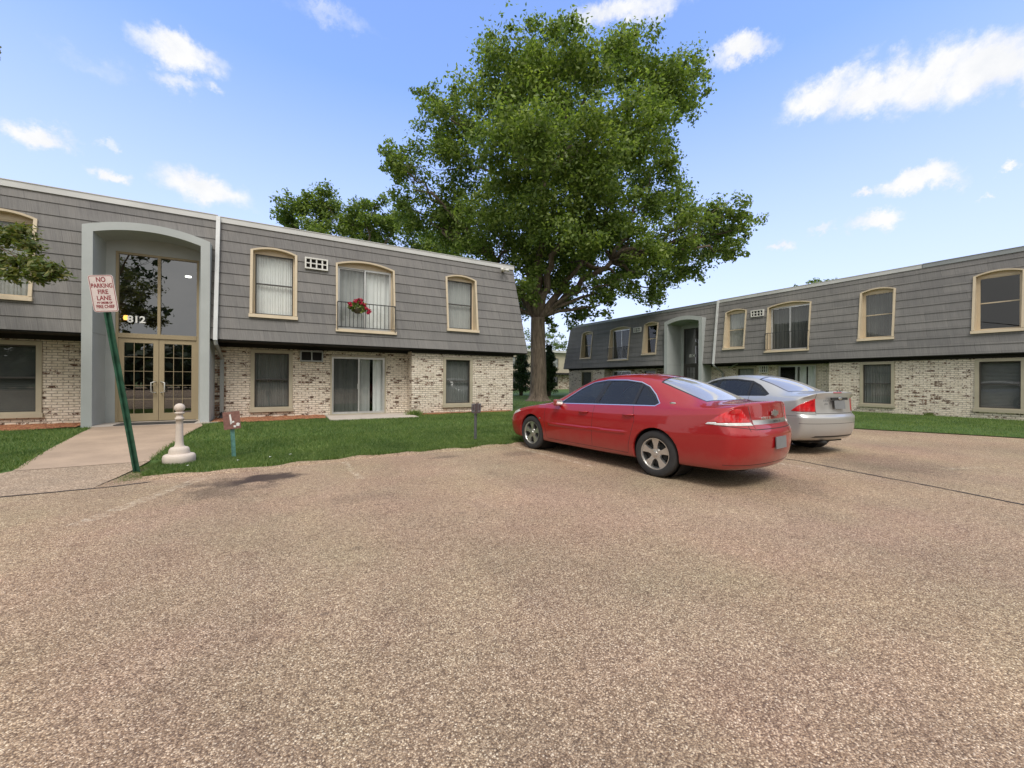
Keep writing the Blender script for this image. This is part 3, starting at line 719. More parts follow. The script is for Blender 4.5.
rsegs = [(-27.6, -23.25, yp, 'brick_wash', [lw[0]]), (-23.25, -17.35, yr, 'brick_red', [lw[1], rsd[0]]), (-14.64, -8.32, yr, 'brick_wash', [lw[2], rsd[1], acl]), (-8.32, 1.0, yp, 'brick_wash', [lw[3], lw[4]]), (1.0, 8, yr, 'brick_wash', [lw[5]])]
RB.lower(*lw[0], yp, cur='curtain_dark'); RB.lower(*lw[1], yr, cur='curtain_dark'); RB.lower(*lw[2], yr, cur='curtain_grey')
RB.lower(*lw[3], yp, cur='screen_grey', blinds=False); RB.lower(*lw[4], yp, cur='screen_grey', blinds=True); RB.lower(*lw[5], yr, cur='curtain_grey')
RB.lower(*rsd[0], yr, cur=[('curtain_dark', 0, 1)], kind='door'); RB.lower(*rsd[1], yr, cur=[('curtain_white', 0.42, 0.5), ('curtain_white', 0.54, 0.72), ('curtain_white', 0.76, 1.0)], kind='door')
RB.ac(*acl, yr, dark=False)
finish(RB, rsegs, (-28.07, -27.58), (8, 8), 9, fsegs=[(-27.63, -13.92, 'fascia_dull', -0.03), (-13.88, -5.2, 'fascia_metal', 0.0), (-5.18, 8, 'fascia_dull', 0.004)], gap=(-17.35, -14.64))
RB.portal(-17.35, -14.64, 5.35, 5.60, -17.12, -14.86, 5.18, 5.36, RB.yb - 0.08, RB.yb + 1.40, '814', -16.30, 3.13, 'dark_frame')
spout(RB, -13.90)
m = MB(); m.tube([(-13.5, RB.yr - 0.12, 2.25), (-13.0, RB.yr - 0.25, 2.42), (-12.75, RB.yr - 0.5, 2.46)], 0.03, 6); RB.put(m, 'conduit', MAT['spout_grey'])
# ---------------------------------------------------------------- far building in the gap
FB = Bld('distant tan and brick two-storey building seen in the gap beside the big tree trunk', (0, 0), 0.0, 52.0, 0.1, (38, 53))
def fb_ops(z0, zc, za): return [(x, x + 1.6, z0, zc, za) for x in (25, 29, 33, 37, 41)]
m = MB(); FB.wall(m, 16, 60, -0.1, 2.6, FB.yr, [(x, x + 1.5, 0.4, 2.2) for x in (25, 29, 33, 37, 41)]); FB.put(m, 'brick_wall', MAT['brick_red'])
m = MB(); FB.wall(m, 16, 60, 2.6, 6.0, FB.yr - 0.1, [(x, x + 1.5, 3.5, 5.2) for x in (25, 29, 33, 37, 41)]); FB.put(m, 'upper_wall', MAT['olive_trim'])
m = MB(); m.box(15.5, 60.5, FB.yr - 0.6, FB.yr + 9, 6.0, 6.35); FB.put(m, 'roof', MAT['fascia_metal'])
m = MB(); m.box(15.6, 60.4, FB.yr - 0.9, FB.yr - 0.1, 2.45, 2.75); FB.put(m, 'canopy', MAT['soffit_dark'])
m = MB(); m.box(16, 60, FB.yr + 3, FB.yr + 3.1, -0.1, 6); m.box(16, 16.1, FB.yr, FB.yr + 9, -0.1, 6); FB.put(m, 'interior', MAT['interior'])
for x in (25, 29, 33, 37, 41):
    FB.lower(x, x + 1.5, 0.4, 2.2, FB.yr); FB.lower(x, x + 1.5, 3.5, 5.2, FB.yr - 0.1, cur='curtain_grey')
# ================================================================ GROUND
def sm(a, b, x):
    t = np.clip((x - a) / (b - a), 0, 1); return t * t * (3 - 2 * t)
EX = [-60, -20, -9, -5.5, -4.2, -3.72, -3.46, -3.44]
def edge(x):
    """y of the lawn's near edge as a function of x"""
    x = np.asarray(x, float)
    y = 7.58 + 0.05 * np.sin(x * 1.7) + 0.03 * np.sin(x * 5.1 + 1) + 0.02 * np.sin(x * 13.3)
    y = y - 0.20 * (1 - sm(-0.5, 2.5, x))
    e = np.interp(x, [14.2, 14.6, 14.95, 15.18, 15.9, 16.3, 18.0, 22, 60], [7.55, 6.6, 5.45, 4.9, 3.6, 2.5, -2.5, -14, -130])
    return np.where(x > 14.2, e + 0.04 * np.sin(x * 9), y)
def gz(x, y):
    x = np.asarray(x, float); y = np.asarray(y, float)
    z = 0.022 + 0.075 * sm(0.0, 5.0, y - edge(x)) + 0.0 * x
    inw = (y < 14.75) & (y > 6.5) & (x > WLx(y) + 0.06) & (x < WRx(y) - 0.06) | ((x < -1.8) & (x > WLx(y) - 0.0) & (y < 8.7)) | ((x < -3.3) & (y < np.interp(x, [-9, -6.5, -3.75, -3.3], [6.98, 7.6, 8.2, 8.66]) - 0.05))
    return np.where(inw, z - 0.06, z)
WLx = lambda y: np.interp(y, [7.2, 8.24, 8.7, 9.34, 10.69, 12.04, 14.07, 14.6], [-3.60, -3.46, -3.50, -3.64, -3.86, -4.05, -4.36, -4.50])
WRx = lambda y: np.interp(y, [7.2, 7.6, 8.0, 8.83, 10.12, 11.89, 13.63, 14.6], [-1.62, -1.78, -1.92, -2.0, -2.04, -2.06, -2.02, -2.22])
def sheet(name, xs, ylo, yhi, ny, zf, mat, pw=1.0):
    v = []; fcs = []
    for x in xs:
        a, b = float(ylo(x)), float(yhi(x))
        for j in range(ny + 1):
            y = a + (b - a) * (j / ny) ** pw
            v.append((x, y, float(zf(x, y))))
    for i in range(len(xs) - 1):
        for j in range(ny):
            k = i * (ny + 1) + j; fcs.append((k, k + ny + 1, k + ny + 2, k + 1))
    me = bpy.data.meshes.new(name); me.from_pydata(v, [], fcs); me.materials.append(MAT[mat])
    me.polygons.foreach_set('use_smooth', [True] * len(me.polygons))
    o = bpy.data.objects.new(name, me); COL.objects.link(o); return o
# base sheet far out to the horizon
m = MB(); m.face([(-900, -900, -0.12), (900, -900, -0.12), (900, 900, -0.12), (-900, 900, -0.12)])
tag(m.build('ground', MAT['lawn']), kind='structure')
m = MB(); m.face([(-60, -60, 0), (60, -60, 0), (60, 8.3, 0), (-60, 8.3, 0)])
tag(m.build('parking_lot', MAT['asphalt']), kind='structure')
xs = sorted(set(np.round(np.concatenate([np.arange(-60, -12, 2), np.arange(-12, 20, 0.125), np.arange(20, 61, 1)]), 4)))
lawnL = sheet('lawn', [x for x in xs], edge, lambda x: 95.0, 46, lambda x, y: gz(x, y), 'lawn', 2.2)
tag(lawnL, kind='structure')
# raised rolled rim of the lot against the grass
m = MB(); pts = []
rx = np.arange(-1.75, 14.2, 0.12); prof = [(-0.17, -0.01), (-0.11, 0.022), (-0.03, 0.035), (0.05, 0.018)]
for a, b in zip(rx, rx[1:]):
    for (o1, h1), (o2, h2) in zip(prof, prof[1:]):
        ha = 1 + 0.35 * math.sin(a * 7.3); hb = 1 + 0.35 * math.sin(b * 7.3)
        m.face([(a, edge(a) + o1, h1 * ha), (b, edge(b) + o1, h1 * hb), (b, edge(b) + o2, h2 * hb), (a, edge(a) + o2, h2 * ha)])
tag(m.build('kerb', MAT['asphalt'], smooth=True), kind='structure')
# walkway from the lot to the entrance, coarser band at its foot
def ysheet(name, ys_, xl, xr, nx, zf, mat):
    v = []; fcs = []
    for y in ys_:
        a, b = float(xl(y)), float(xr(y))
        for i in range(nx + 1):
            x = a + (b - a) * i / nx; v.append((x, y, float(zf(x, y))))
    for j in range(len(ys_) - 1):
        for i in range(nx):
            k = j * (nx + 1) + i; fcs.append((k, k + 1, k + nx + 2, k + nx + 1))
    me = bpy.data.meshes.new(name); me.from_pydata(v, [], fcs); me.materials.append(MAT[mat])
    o = bpy.data.objects.new(name, me); COL.objects.link(o); return o
wz = lambda x, y: 0.035 + 0.088 * sm(0.0, 5.0, y - 8.3)
tag(ysheet('footpath', np.arange(8.62, 14.75, 0.15), WLx, WRx, 6, wz, 'walk_concrete'), kind='structure')
bl = lambda y: np.interp(y, [7.1, 8.0, 8.62, 8.75], [-14, -7.0, -3.5, -3.5])
tag(ysheet('footpath_apron', [6.98, 7.2, 7.4, 7.6, 7.8, 8.0, 8.2, 8.4, 8.64], lambda y: np.interp(y, [6.9, 7.6, 8.2, 8.64], [-9, -6.5, -3.75, -3.50]), lambda y: np.interp(y, [6.9, 7.2, 7.6, 8.0, 8.64], [-2.15, -2.12, -2.06, -2.02, -1.99]), 8, lambda x, y: 0.004 + 0.026 * (y - 6.98) / 1.6, 'band'), kind='structure')
# patio slab and entrance slab, mulch beds
m = MB(); m.prism([(1.18, 15.55), (1.18, 13.95), (1.35, 13.75), (4.0, 13.75), (4.02, 15.55)], 2, -0.05, 0.125)
tag(m.build('patio_slab', MAT['slab_concrete']), kind='structure')
m = MB(); m.box(-4.505, -2.245, 14.66, 15.5, -0.05, 0.135); m.prism([(-4.50, 14.35), (-2.0, 14.35), (-1.75, 14.6), (-2.25, 14.66), (-4.50, 14.66)], 2, -0.05, 0.128)
tag(m.build('entrance_slab', MAT['slab_concrete']), kind='structure')
def mulch(name, x0, x1, y0, y1):
    o = sheet(name, list(np.arange(x0, x1 + 0.01, 0.1)), lambda x: y0 + 0.12 * math.sin(x * 2.3) + 0.05 * math.sin(x * 7.1), lambda x: y1, 6, lambda x, y: gz(x, y) + 0.012 + 0.05 * min(1, (y - y0 + 0.15) / 0.8) + 0.012 * math.sin(x * 13.1 + y * 5) * math.sin(y * 17), 'mulch')
    tag(o, kind='structure')
mulch('mulch_bed', -12, -4.74, 14.45, 15.62); mulch('mulch_bed', -1.98, 1.15, 14.45, 15.62); mulch('mulch_bed', 4.12, 8.35, 14.66, 14.98)
# mulch chips
def scatter_tris(name, P, h, w, lean, mat, flat=False):
    n = len(P); a = rng.uniform(0, 2 * np.pi, n); d = np.c_[np.cos(a), np.sin(a), np.zeros(n)]
    hh = h * rng.uniform(0.55, 1.25, n)[:, None]; ww = w * rng.uniform(0.6, 1.3, n)[:, None]
    tip = P + np.c_[rng.normal(0, lean, (n, 2)), np.zeros(n)] * hh + np.array([0, 0, 1]) * hh
    V = np.empty((n, 3, 3)); V[:, 0] = P - d * ww / 2; V[:, 1] = P + d * ww / 2; V[:, 2] = tip
    return np_mesh(name, V.reshape(-1, 3), 3, MAT[mat])
def lawn_mask(x, y, soft=0.03):
    j = rng.normal(0, soft, len(x))
    ok = (y > edge(x) - 0.03 + j)
    walk = (x > WLx(y) + j) & (x < WRx(y) - j) & (y < 14.8); ok &= ~walk
    ok |= (x > -2.12 + j) & (x < -1.6) & (y > 7.15 + 0.5 * (x + 2.1) + j) & (y < 8.7)
    ok &= ~((x < -2.02 + j) & (y < 8.7) & (x > -3.6))
    ok &= ~((x < -2.6) & (y < np.interp(x, [-9, -6.5, -3.75, -3.4], [6.98, 7.6, 8.2, 8.66])))
    ok &= ~((x > -18) & (x < -1.95) & (y > 14.55) & (x > -4.8))
    ok &= ~((x > -18) & (x < -4.7) & (y > 14.45 + j))
    ok &= ~((x > -2.0) & (x < 1.15) & (y > 14.45 + 0.12 * np.sin(x * 2.3) + j))
    ok &= ~((x > 1.15) & (x < 4.05) & (y > 13.73)); ok &= ~((x > 4.05) & (x < 8.45) & (y > 14.70 + j))
    c, s = math.cos(TH), math.sin(TH); lx, ly = x * c + y * s, -x * s + y * c
    ok &= ~((ly > RB.yp - 0.05) & (lx > -28)); return ok
def grass(n, x0, x1, y0, y1, h, w):
    x = rng.uniform(x0, x1, n); y = rng.uniform(y0, y1, n); k = lawn_mask(x, y); x, y = x[k], y[k]
    pat = 0.75 + 0.35 * np.sin(x * 1.9 + np.sin(y * 1.3) * 2) * np.sin(y * 2.3 + 1)
    P = np.c_[x, y, gz(x, y) - 0.004]
    return P, pat
Ps = []
for (n, x0, x1, y0, y1) in ((150000, -8, 6, 7.3, 10.5), (120000, -9, 9.5, 10.5, 15), (60000, 6, 14.5, 7.3, 15), (70000, 14.5, 24, -3, 9), (60000, 9, 26, 15, 30), (70000, -3.5, 5, 7.45, 8.6), (9000, -2.2, -1.5, 7.1, 8.4)):
    Ps.append(grass(n, x0, x1, y0, y1, 0, 0)[0])
P = np.concatenate(Ps)
hf = np.clip((P[:, 1] - edge(P[:, 0])) / 0.35, 0.45, 1.0)
g = scatter_tris('grass', P, 0.055, 0.011, 0.5, 'blade'); tag(g, kind='stuff')
# weeds at the foot of the right building and beside the patio
def tuft(name, label, P0, n, h, w, mat, sp):
    P = np.array(P0)[None, :] + np.c_[rng.normal(0, sp, (n, 2)), np.zeros(n)]
    o = scatter_tris(name, P, h, w, 0.5, mat); tag(o, label, 'weeds'); return o
tuft('grass_tuft', 'small overgrown grass tuft at the brick corner beside the patio slab', (4.1, 14.6, 0.09), 500, 0.2, 0.02, 'blade', 0.13)
w0 = Matrix.Rotation(TH, 3, 'Z') @ Vector((-4.9, RB.yp - 0.15, 0.09))
tuft('weed_clump', 'yellowish weed clump against the brick foot of the right building', tuple(w0), 160, 0.13, 0.025, 'leaf_pale', 0.07)
# tar seams in the lot
def seam(label_y, pts, w):
    m = MB(); q = [];
    for (a, b) in zip(pts, pts[1:]):
        n = max(2, int(math.hypot(b[0] - a[0], b[1] - a[1]) / 0.12))
        for k in range(n): q.append((a[0] + (b[0] - a[0]) * k / n, a[1] + (b[1] - a[1]) * k / n))
    q.append(pts[-1]); pr = None
    for i, (x, y) in enumerate(q):
        j = min(i + 1, len(q) - 1); i0 = max(0, j - 1)
        tx, ty = q[j][0] - q[i0][0], q[j][1] - q[i0][1]; L = math.hypot(tx, ty) or 1
        nx, ny = -ty / L, tx / L; o = random.uniform(-.006, .006); ww = w * random.uniform(0.6, 1.3)
        a, b = (x + nx * (ww / 2 + o), y + ny * (ww / 2 + o), 0.005), (x - nx * (ww / 2 - o), y - ny * (ww / 2 - o), 0.005)
        if pr: m.face([pr[0], pr[1], b, a])
        pr = (a, b)
    tag(m.build('pavement_seam', MAT['tar']), kind='structure')
seam(0, [(-9, 6.93), (-3.05, 6.95), (-1.93, 6.96), (-1.6, 7.05)], 0.035)
seam(0, [(7.2, 4.6), (7.83, 3.6), (7.6, 2.3), (7.38, 1.09), (7.2, -3)], 0.035) if False else None
def gp(px, py):
    r = ray(px, py); d = -CAMH / r[2]; return (r[0] * d, r[1] * d)
seam(0, [gp(785, 459), gp(800, 461), gp(850, 471), gp(940, 488), gp(1024, 505), gp(1150, 531)], 0.04)
# ================================================================ SMALL THINGS
# leaning fire-lane sign
b0 = at(137.3, 473, 5.9); b0.z = -0.05; pc = at(103.7, 293.6, 5.50); t0 = pc + (pc - b0).normalized() * 0.2
sg = empty('parking_sign', (-1.94, 7.84, 0.0)); tag(sg, 'leaning green metal post with a white and red fire lane sign beside the walkway', 'sign')
ax = (t0 - b0).normalized()
front = Vector((0.30, -0.95, 0)); side = ax.cross(-front).normalized(); 
side = Vector((0.95, -0.30, 0.0)).normalized(); side = (side - ax * side.dot(ax)).normalized(); nrm = side.cross(ax).normalized()
if nrm.y > 0: nrm = -nrm
Mx = Matrix((side, ax, -(side.cross(ax)) if (side.cross(ax)).y > 0 else side.cross(ax))).transposed()
def frame_of(side, ax):
    z = side.cross(ax).normalized(); return Matrix((side, ax, z)).transposed()
Fm = frame_of(side, ax)          # columns: x right, y up the post, z towards the viewer
m = MB(); L = (t0 - b0).length
prof = [(-0.045, 0.0), (-0.045, 0.004), (-0.028, 0.004), (-0.018, 0.032), (0.018, 0.032), (0.028, 0.004), (0.045, 0.004), (0.045, 0.0), (0.022, 0.0), (0.014, 0.026), (-0.014, 0.026), (-0.022, 0.0)]
poly = [(p[0], -p[1]) for p in prof]
def loc(p): return b0 + Fm @ Vector(p) - sg.location
n0 = len(m.v)
for yy in (0.0, L):
    for p in poly: m.v.append(tuple(loc((p[0], yy, p[1]))))
k = len(poly)
for i in range(k):
    m.f.append((i, (i + 1) % k, k + (i + 1) % k, k + i)); m.m.append(0)
m.f.append(tuple(range(k, 2 * k))); m.m.append(0)
m.build('post', MAT['post_green'], sg)
m = MB(); m.mi = 0
for hgt in np.arange(0.25, 2.0, 0.16):
    pass
def rrect(w, h, r, n=6):
    out = []
    for cx, cy, a0 in ((w / 2 - r, h / 2 - r, 0), (-w / 2 + r, h / 2 - r, 90), (-w / 2 + r, -h / 2 + r, 180), (w / 2 - r, -h / 2 + r, 270)):
        for i in range(n + 1):
            a = R(a0 + 90 * i / n); out.append((cx + r * math.cos(a), cy + r * math.sin(a)))
    return out
def plate(name, w, h, th, cen, Fm, mats, parent, rad=0.03, border=None):
    """flat sign plate; cen in parent's local frame"""
    m = MB(); o = rrect(w, h, rad); k = len(o)
    f = [cen + Fm @ Vector((x, y, th / 2)) for x, y in o]; b = [cen + Fm @ Vector((x, y, -th / 2)) for x, y in o]
    m.face(f); m.face(b[::-1])
    for i in range(k): m.face([b[i], b[(i + 1) % k], f[(i + 1) % k], f[i]])
    if border:
        m.mi = 1; ins, bw = border
        o1 = rrect(w - 2 * ins, h - 2 * ins, rad * 0.8); o2 = rrect(w - 2 * (ins + bw), h - 2 * (ins + bw), rad * 0.6)
        for i in range(k):
            j = (i + 1) % k
            m.face([cen + Fm @ Vector((*q, th / 2 + 0.001)) for q in (o1[i], o1[j], o2[j], o2[i])])
    return m.build(name, mats, parent)
SW, SH = 0.30, 0.50
cs = b0 + ax * (L - 0.2) + Fm @ Vector((0.0, 0, 0.006)) - sg.location
# the face is turned a little so its edges shear against the post
s2 = Vector((0.945, -0.33, 0.0)).normalized(); s2 = (s2 - ax * s2.dot(ax)).normalized(); F2 = frame_of(s2, ax)
pl = plate('sign_plate', SW, SH, 0.004, cs, F2, [MAT['sign_white'], MAT['sign_red']], sg, 0.035, (0.008, 0.007))
rows = [('NO', .075, .185, 1.0), ('PARKING', .066, .105, 0.95), ('FIRE', .068, .022, 1.05), ('LANE', .070, -.062, 1.05), ('BY ORDER OF', .030, -.125, 1.0), ('FIRE CHIEF', .050, -.178, 0.95)]
for i, (txt, sz, yy, xs_) in enumerate(rows):
    t = text_mesh('lettering', txt, sz * 1.22, MAT['sign_red'], sg, 0.0006, bold=0.0016, xs=xs_ * 0.80)
    t.matrix_local = Matrix.Translation(cs + F2 @ Vector((0, yy, 0.0032))) @ F2.to_4x4()
# bolts
m = MB()
for yy in (0.225, -0.225): m.lathe([(0, 0.008), (0.008, 0.006), (0.009, 0)], (0, 0, 0), 8)
# concrete bollard
bo = empty('bollard', (-1.52, 8.22, 0.03)); tag(bo, 'short white concrete bollard with round ball top and stepped base on the grass', 'bollard')
def bol_sc(prof, s=1.0): return [(r * s, h) for r, h in prof]
m = MB(); m.lathe([(0.0, -0.05), (0.212, -0.05), (0.212, 0.10), (0.205, 0.135), (0.19, 0.15), (0.14, 0.165)], seg=36); m.lathe([(0.14, 0.165), (0.134, 0.21), (0.128, 0.235), (0.11, 0.26), (0.06, 0.275), (0.0, 0.275)], seg=36)
m.build('base', MAT['white_concrete'], bo, smooth=True)
m = MB(); m.lathe([(0.072, 0.27), (0.058, 0.30), (0.052, 0.36), (0.046, 0.62), (0.047, 0.70), (0.058, 0.705), (0.060, 0.735), (0.044, 0.745), (0.040, 0.79), (0.062, 0.80), (0.064, 0.825), (0.045, 0.83), (0, 0.83)], seg=28)
m.build('shaft', MAT['white_concrete'], bo, smooth=True)
m = MB(); m.lathe([(0.045, 0.828)] + [(0.072 * math.sin(R(a)), 0.895 - 0.072 * math.cos(R(a))) for a in range(30, 181, 10)], seg=24); m.build('ball', MAT['white_concrete'], bo, smooth=True)
# small brown stall sign on a teal post
def small_sign(base, label, lean, plates, postmat, turn):
    s = empty('stall_sign', base); tag(s, label, 'sign')
    ax = Vector(lean).normalized(); sd = Vector((math.cos(turn), math.sin(turn), 0)); sd = (sd - ax * sd.dot(ax)).normalized(); Fm = frame_of(sd, ax)
    m = MB(); H = 0.62
    for p0, p1 in (((-0.03, -0.018), (-0.026, 0.0)), ((0.026, -0.018), (0.03, 0.0)), ((-0.03, -0.022), (0.03, -0.018))):
        c = [Fm @ Vector((x, y, z)) for x in (p0[0], p1[0]) for y in (-0.05, H) for z in (p0[1], p1[1])]
        n = len(m.v); m.v += [tuple(q) for q in c]
        for q in ((0, 1, 3, 2), (4, 6, 7, 5), (0, 4, 5, 1), (2, 3, 7, 6), (0, 2, 6, 4), (1, 5, 7, 3)): m.f.append(tuple(n + i for i in q)); m.m.append(0)
    m.build('post', MAT[postmat], s)
    for (w, h, cy, cz, mt, rot) in plates:
        F2 = Fm @ Matrix.Rotation(rot, 3, 'Z') @ Matrix.Rotation(0, 3, 'X')
        plate('sign_plate', w, h, 0.012, Fm @ Vector((0, cy, cz)), F2, MAT[mt], s, 0.01)
    return s, Fm
s1, F1 = small_sign((-0.80, 8.30, 0.03), 'small faded brown sign on a leaning teal post at the grass edge', (-0.05, -0.03, 1), [(0.24, 0.30, 0.66, 0.012, 'sign_brown', 0.03)], 'post_teal', 0.12)
m = MB()  # worn white arrow-like mark and flakes
def onp(x, y): return F1 @ Vector((x, 0.66 + y, 0.0195))
m.face([onp(-0.035, 0.10), onp(-0.022, -0.07), onp(0.005, -0.045), onp(-0.012, 0.11)]); m.face([onp(-0.022, -0.02), onp(-0.016, -0.05), onp(0.035, -0.035), onp(0.03, -0.01)])
m.face([onp(0.02, -0.085), onp(0.02, -0.12), onp(0.05, -0.125), onp(0.055, -0.09)]); m.face([onp(0.06, -0.055), onp(0.058, -0.10), onp(0.10, -0.105), onp(0.11, -0.06), onp(0.085, -0.045)])
m.build('worn_marking', MAT['numeral'], s1)
s2_, F2_ = small_sign((3.72, 8.28, 0.03), 'narrow steel post with a small dark worn plate on the lawn near the red car', (0.0, -0.02, 1), [(0.24, 0.19, 0.75, 0.012, 'post_steel', 0.0), (0.07, 0.19, 0.75, 0.022, 'sign_dark', 0.0), (0.22, 0.025, 0.64, 0.02, 'sign_dark', 0)], 'post_steel', 0.1)
for sx in (-0.078, 0.078):
    m = MB(); m.face([F2_ @ Vector(q) for q in ((sx - 0.026, 0.69, 0.021), (sx + 0.026, 0.69, 0.021), (sx + 0.026, 0.82, 0.021), (sx - 0.026, 0.82, 0.021))]); m.build('dark_patch', MAT['sign_dark'], s2_)
# door mat
m = MB(); m.box(-4.05, -2.35, 14.42, 15.05, 0.135, 0.15); o = m.build('doormat', MAT['mat_rubber']); tag(o, 'wide dark doormat in front of the double entrance doors', 'doormat')
# flower basket on the balcony railing
fb = empty('flower_basket', (2.10, 14.62, 3.70)); tag(fb, 'hanging basket of crimson geraniums on the upper balcony railing', 'flower basket')
m = MB(); m.lathe([(0.0, 0.0), (0.10, 0.0), (0.16, 0.10), (0.19, 0.19), (0.175, 0.19), (0.0, 0.16)], seg=20); m.build('pot', MAT['pot'], fb, smooth=True)
m = MB(); m.tube([(0, 0.19, 0.18), (0, 0.23, 0.34), (0, 0.16, 0.36)], 0.006, 5); m.build('hook', MAT['iron'], fb)
def leafcloud(C, Rr, n, size, shell=0.45, aspect=0.55, squash=None, up=0.5):
    """n leaf quads spread inside ellipsoid C,R biased to its surface"""
    d = rng.normal(size=(n, 3)); d /= np.linalg.norm(d, axis=1)[:, None]
    r = rng.uniform(0, 1, n) ** shell
    P = np.asarray(C)[None] + d * r[:, None] * np.asarray(Rr)[None] * (1 + 0.12 * rng.normal(size=(n, 1)))
    nr = d * 0.5 + rng.normal(size=(n, 3)) * 0.6 + np.array([0, 0, up]); nr /= np.linalg.norm(nr, axis=1)[:, None]
    a = np.cross(nr, rng.normal(size=(n, 3))); a /= np.linalg.norm(a, axis=1)[:, None]; b = np.cross(nr, a)
    s = size * rng.uniform(0.6, 1.35, n)[:, None]
    V = np.empty((n, 4, 3)); V[:, 0] = P - a * s * 0.5; V[:, 1] = P + b * s * aspect * 0.5 - nr * s * 0.06; V[:, 2] = P + a * s * 0.5; V[:, 3] = P - b * s * aspect * 0.5 - nr * s * 0.06
    return V
V = [leafcloud((0, -0.02, 0.24), (0.27, 0.2, 0.19), 500, 0.085, aspect=0.9), leafcloud((0.12, -0.04, 0.16), (0.2, 0.14, 0.14), 200, 0.08, aspect=0.9), leafcloud((-.18, -0.04, 0.2), (0.16, 0.14, 0.1), 150, 0.08, aspect=0.9)]
np_mesh('foliage', np.concatenate(V).reshape(-1, 3), 4, MAT['leaf_maple'], fb)
V = [leafcloud(c, (0.065, 0.06, 0.055), 60, 0.05, aspect=0.9) for c in ((0.02, -0.1, 0.46), (0.10, -0.12, 0.44), (-0.07, -0.1, 0.43), (-0.28, -0.1, 0.30), (-0.24, -0.12, 0.22), (0.20, -0.14, 0.30), (0.24, -0.15, 0.18), (0.36, -0.12, 0.10), (0.31, -0.14, 0.02), (0.05, -0.17, 0.33), (-0.12, -0.16, 0.36))]
np_mesh('flowers', np.concatenate(V).reshape(-1, 3), 4, MAT['petal'], fb)
# litter on the grass
m = MB()
for (x, y) in ((0.05, 8.1), (-0.25, 8.0), (-1.9 + 1.2, 7.9), (-1.35, 7.78)):
    z = float(gz(x, y)) + 0.035; a = random.uniform(0, 3)
    m.face([(x + .03 * math.cos(a + k * 1.57) , y + .02 * math.sin(a + k * 1.57), z + 0.01 * (k % 2)) for k in range(4)])
tag(m.build('fallen_petals', MAT['numeral']), kind='stuff')
# ================================================================ TREES
def limb(mb, p0, p1, r0, r1, wob=0.08, n=7, seg=8):
    p0, p1 = Vector(p0), Vector(p1); L = (p1 - p0).length; pts = []; rs = []
    for i in range(n + 1):
        t = i / n; p = p0.lerp(p1, t)
        if 0 < i < n: p = p + Vector((random.gauss(0, 1), random.gauss(0, 1), random.gauss(0, .6))) * wob * L / n * 1.2
        p.z += math.sin(t * math.pi) * L * 0.03
        pts.append(p); rs.append(r0 + (r1 - r0) * t)
    mb.tube(pts, rs, seg); return pts
def make_tree(name, label, base, trunk_top, r0, lobes, leafmat, leaf, per, group=None, cat='tree', sub=14, flare=True, forks=None, density=1.0, shell=0.5):
    """lobes: list of (centre Vector, radius). Crown = leaf clumps filling each lobe, limbs run to them"""
    root = empty(name, base); tag(root, label, cat, group)
    B0 = Vector(base); mb = MB()
    top = Vector(trunk_top) - B0
    hs = [(0, 1.75), (0.02, 1.35), (0.06, 1.10), (0.15, 1.0), (0.45, 0.93), (0.8, 0.86), (1.0, 0.84)] if flare else [(0, 1.1), (1, 0.8)]
    if flare:
        hh = [0, 0.008, 0.02, 0.04, 0.07, 0.11, 0.16] + [0.22 + 0.78 * i / 22 for i in range(23)]
        rr_ = np.interp(hh, [q[0] for q in hs], [q[1] for q in hs])
        mb.tube([top * h + Vector((math.sin(h * 5) * 0.03, 0, -0.05 if h == 0 else 0)) for h in hh], [r0 * k for k in rr_], 48)
        ph = [random.uniform(0, 6.28) for _ in range(4)]
        for i, h in enumerate(hh):
            c0 = top * h
            for k in range(48):
                a = 2 * math.pi * k / 48; q = Vector(mb.v[i * 48 + k]); d = q - c0; d.z = 0
                w = 0.025 * math.sin(a * 13 + ph[0] + h * 5) + 0.02 * math.sin(a * 21 + ph[1] - h * 9) + 0.03 * math.sin(a * 3 + ph[2] + h * 2) + 0.12 * max(0, 1 - h * 9) * math.sin(a * 5 + ph[3]) + random.gauss(0, 0.008)
                mb.v[i * 48 + k] = tuple(q + d * w)
    else: mb.tube([top * h for h, _ in hs], [r0 * k for _, k in hs], 20)
    V = []
    fk = [Vector(f) - B0 for f in (forks or [])] 
    for f in fk: limb(mb, top * 0.97, f, r0 * 0.52, r0 * 0.28, 0.12, 8, 10)
    for (c, rad) in lobes:
        c = Vector(c) - B0
        src = top if not fk else min(fk + [top], key=lambda q: (q - c).length if q.z < c.z + rad else 1e9)
        rr = r0 * (0.30 if fk else 0.42)
        pts = limb(mb, src, c, rr, rr * 0.25, 0.22, 8, 7)
        for k in range(int(sub * (0.5 + 0.22 * rad))):
            d = Vector((random.gauss(0, 1), random.gauss(0, 1), random.gauss(0, 1) * 0.9)).normalized()
            q = c + d * rad * (random.uniform(0.35, 0.92)); sr = rad * random.uniform(0.24, 0.42)
            if k % 2 == 0: limb(mb, pts[random.randint(4, 8)], q, rr * 0.16, rr * 0.04, 0.3, 4, 4)
            n = int(per * density * random.uniform(0.7, 1.25) * sr ** 2) + 4
            V.append(leafcloud(q, (sr * 1.15, sr * 1.15, sr * 0.8), n, leaf, shell=shell))
            # drooping sprays hanging past the clump's edge
            V.append(leafcloud(q + d * sr * 0.8, (sr * 0.95,) * 3, int(n * 0.28), leaf, shell=1.0))
    mb.build('trunk', MAT['bark'], root, smooth=True)
    np_mesh('crown', np.concatenate(V).reshape(-1, 3), 4, MAT[leafmat], root)
    return root
D = 26.0
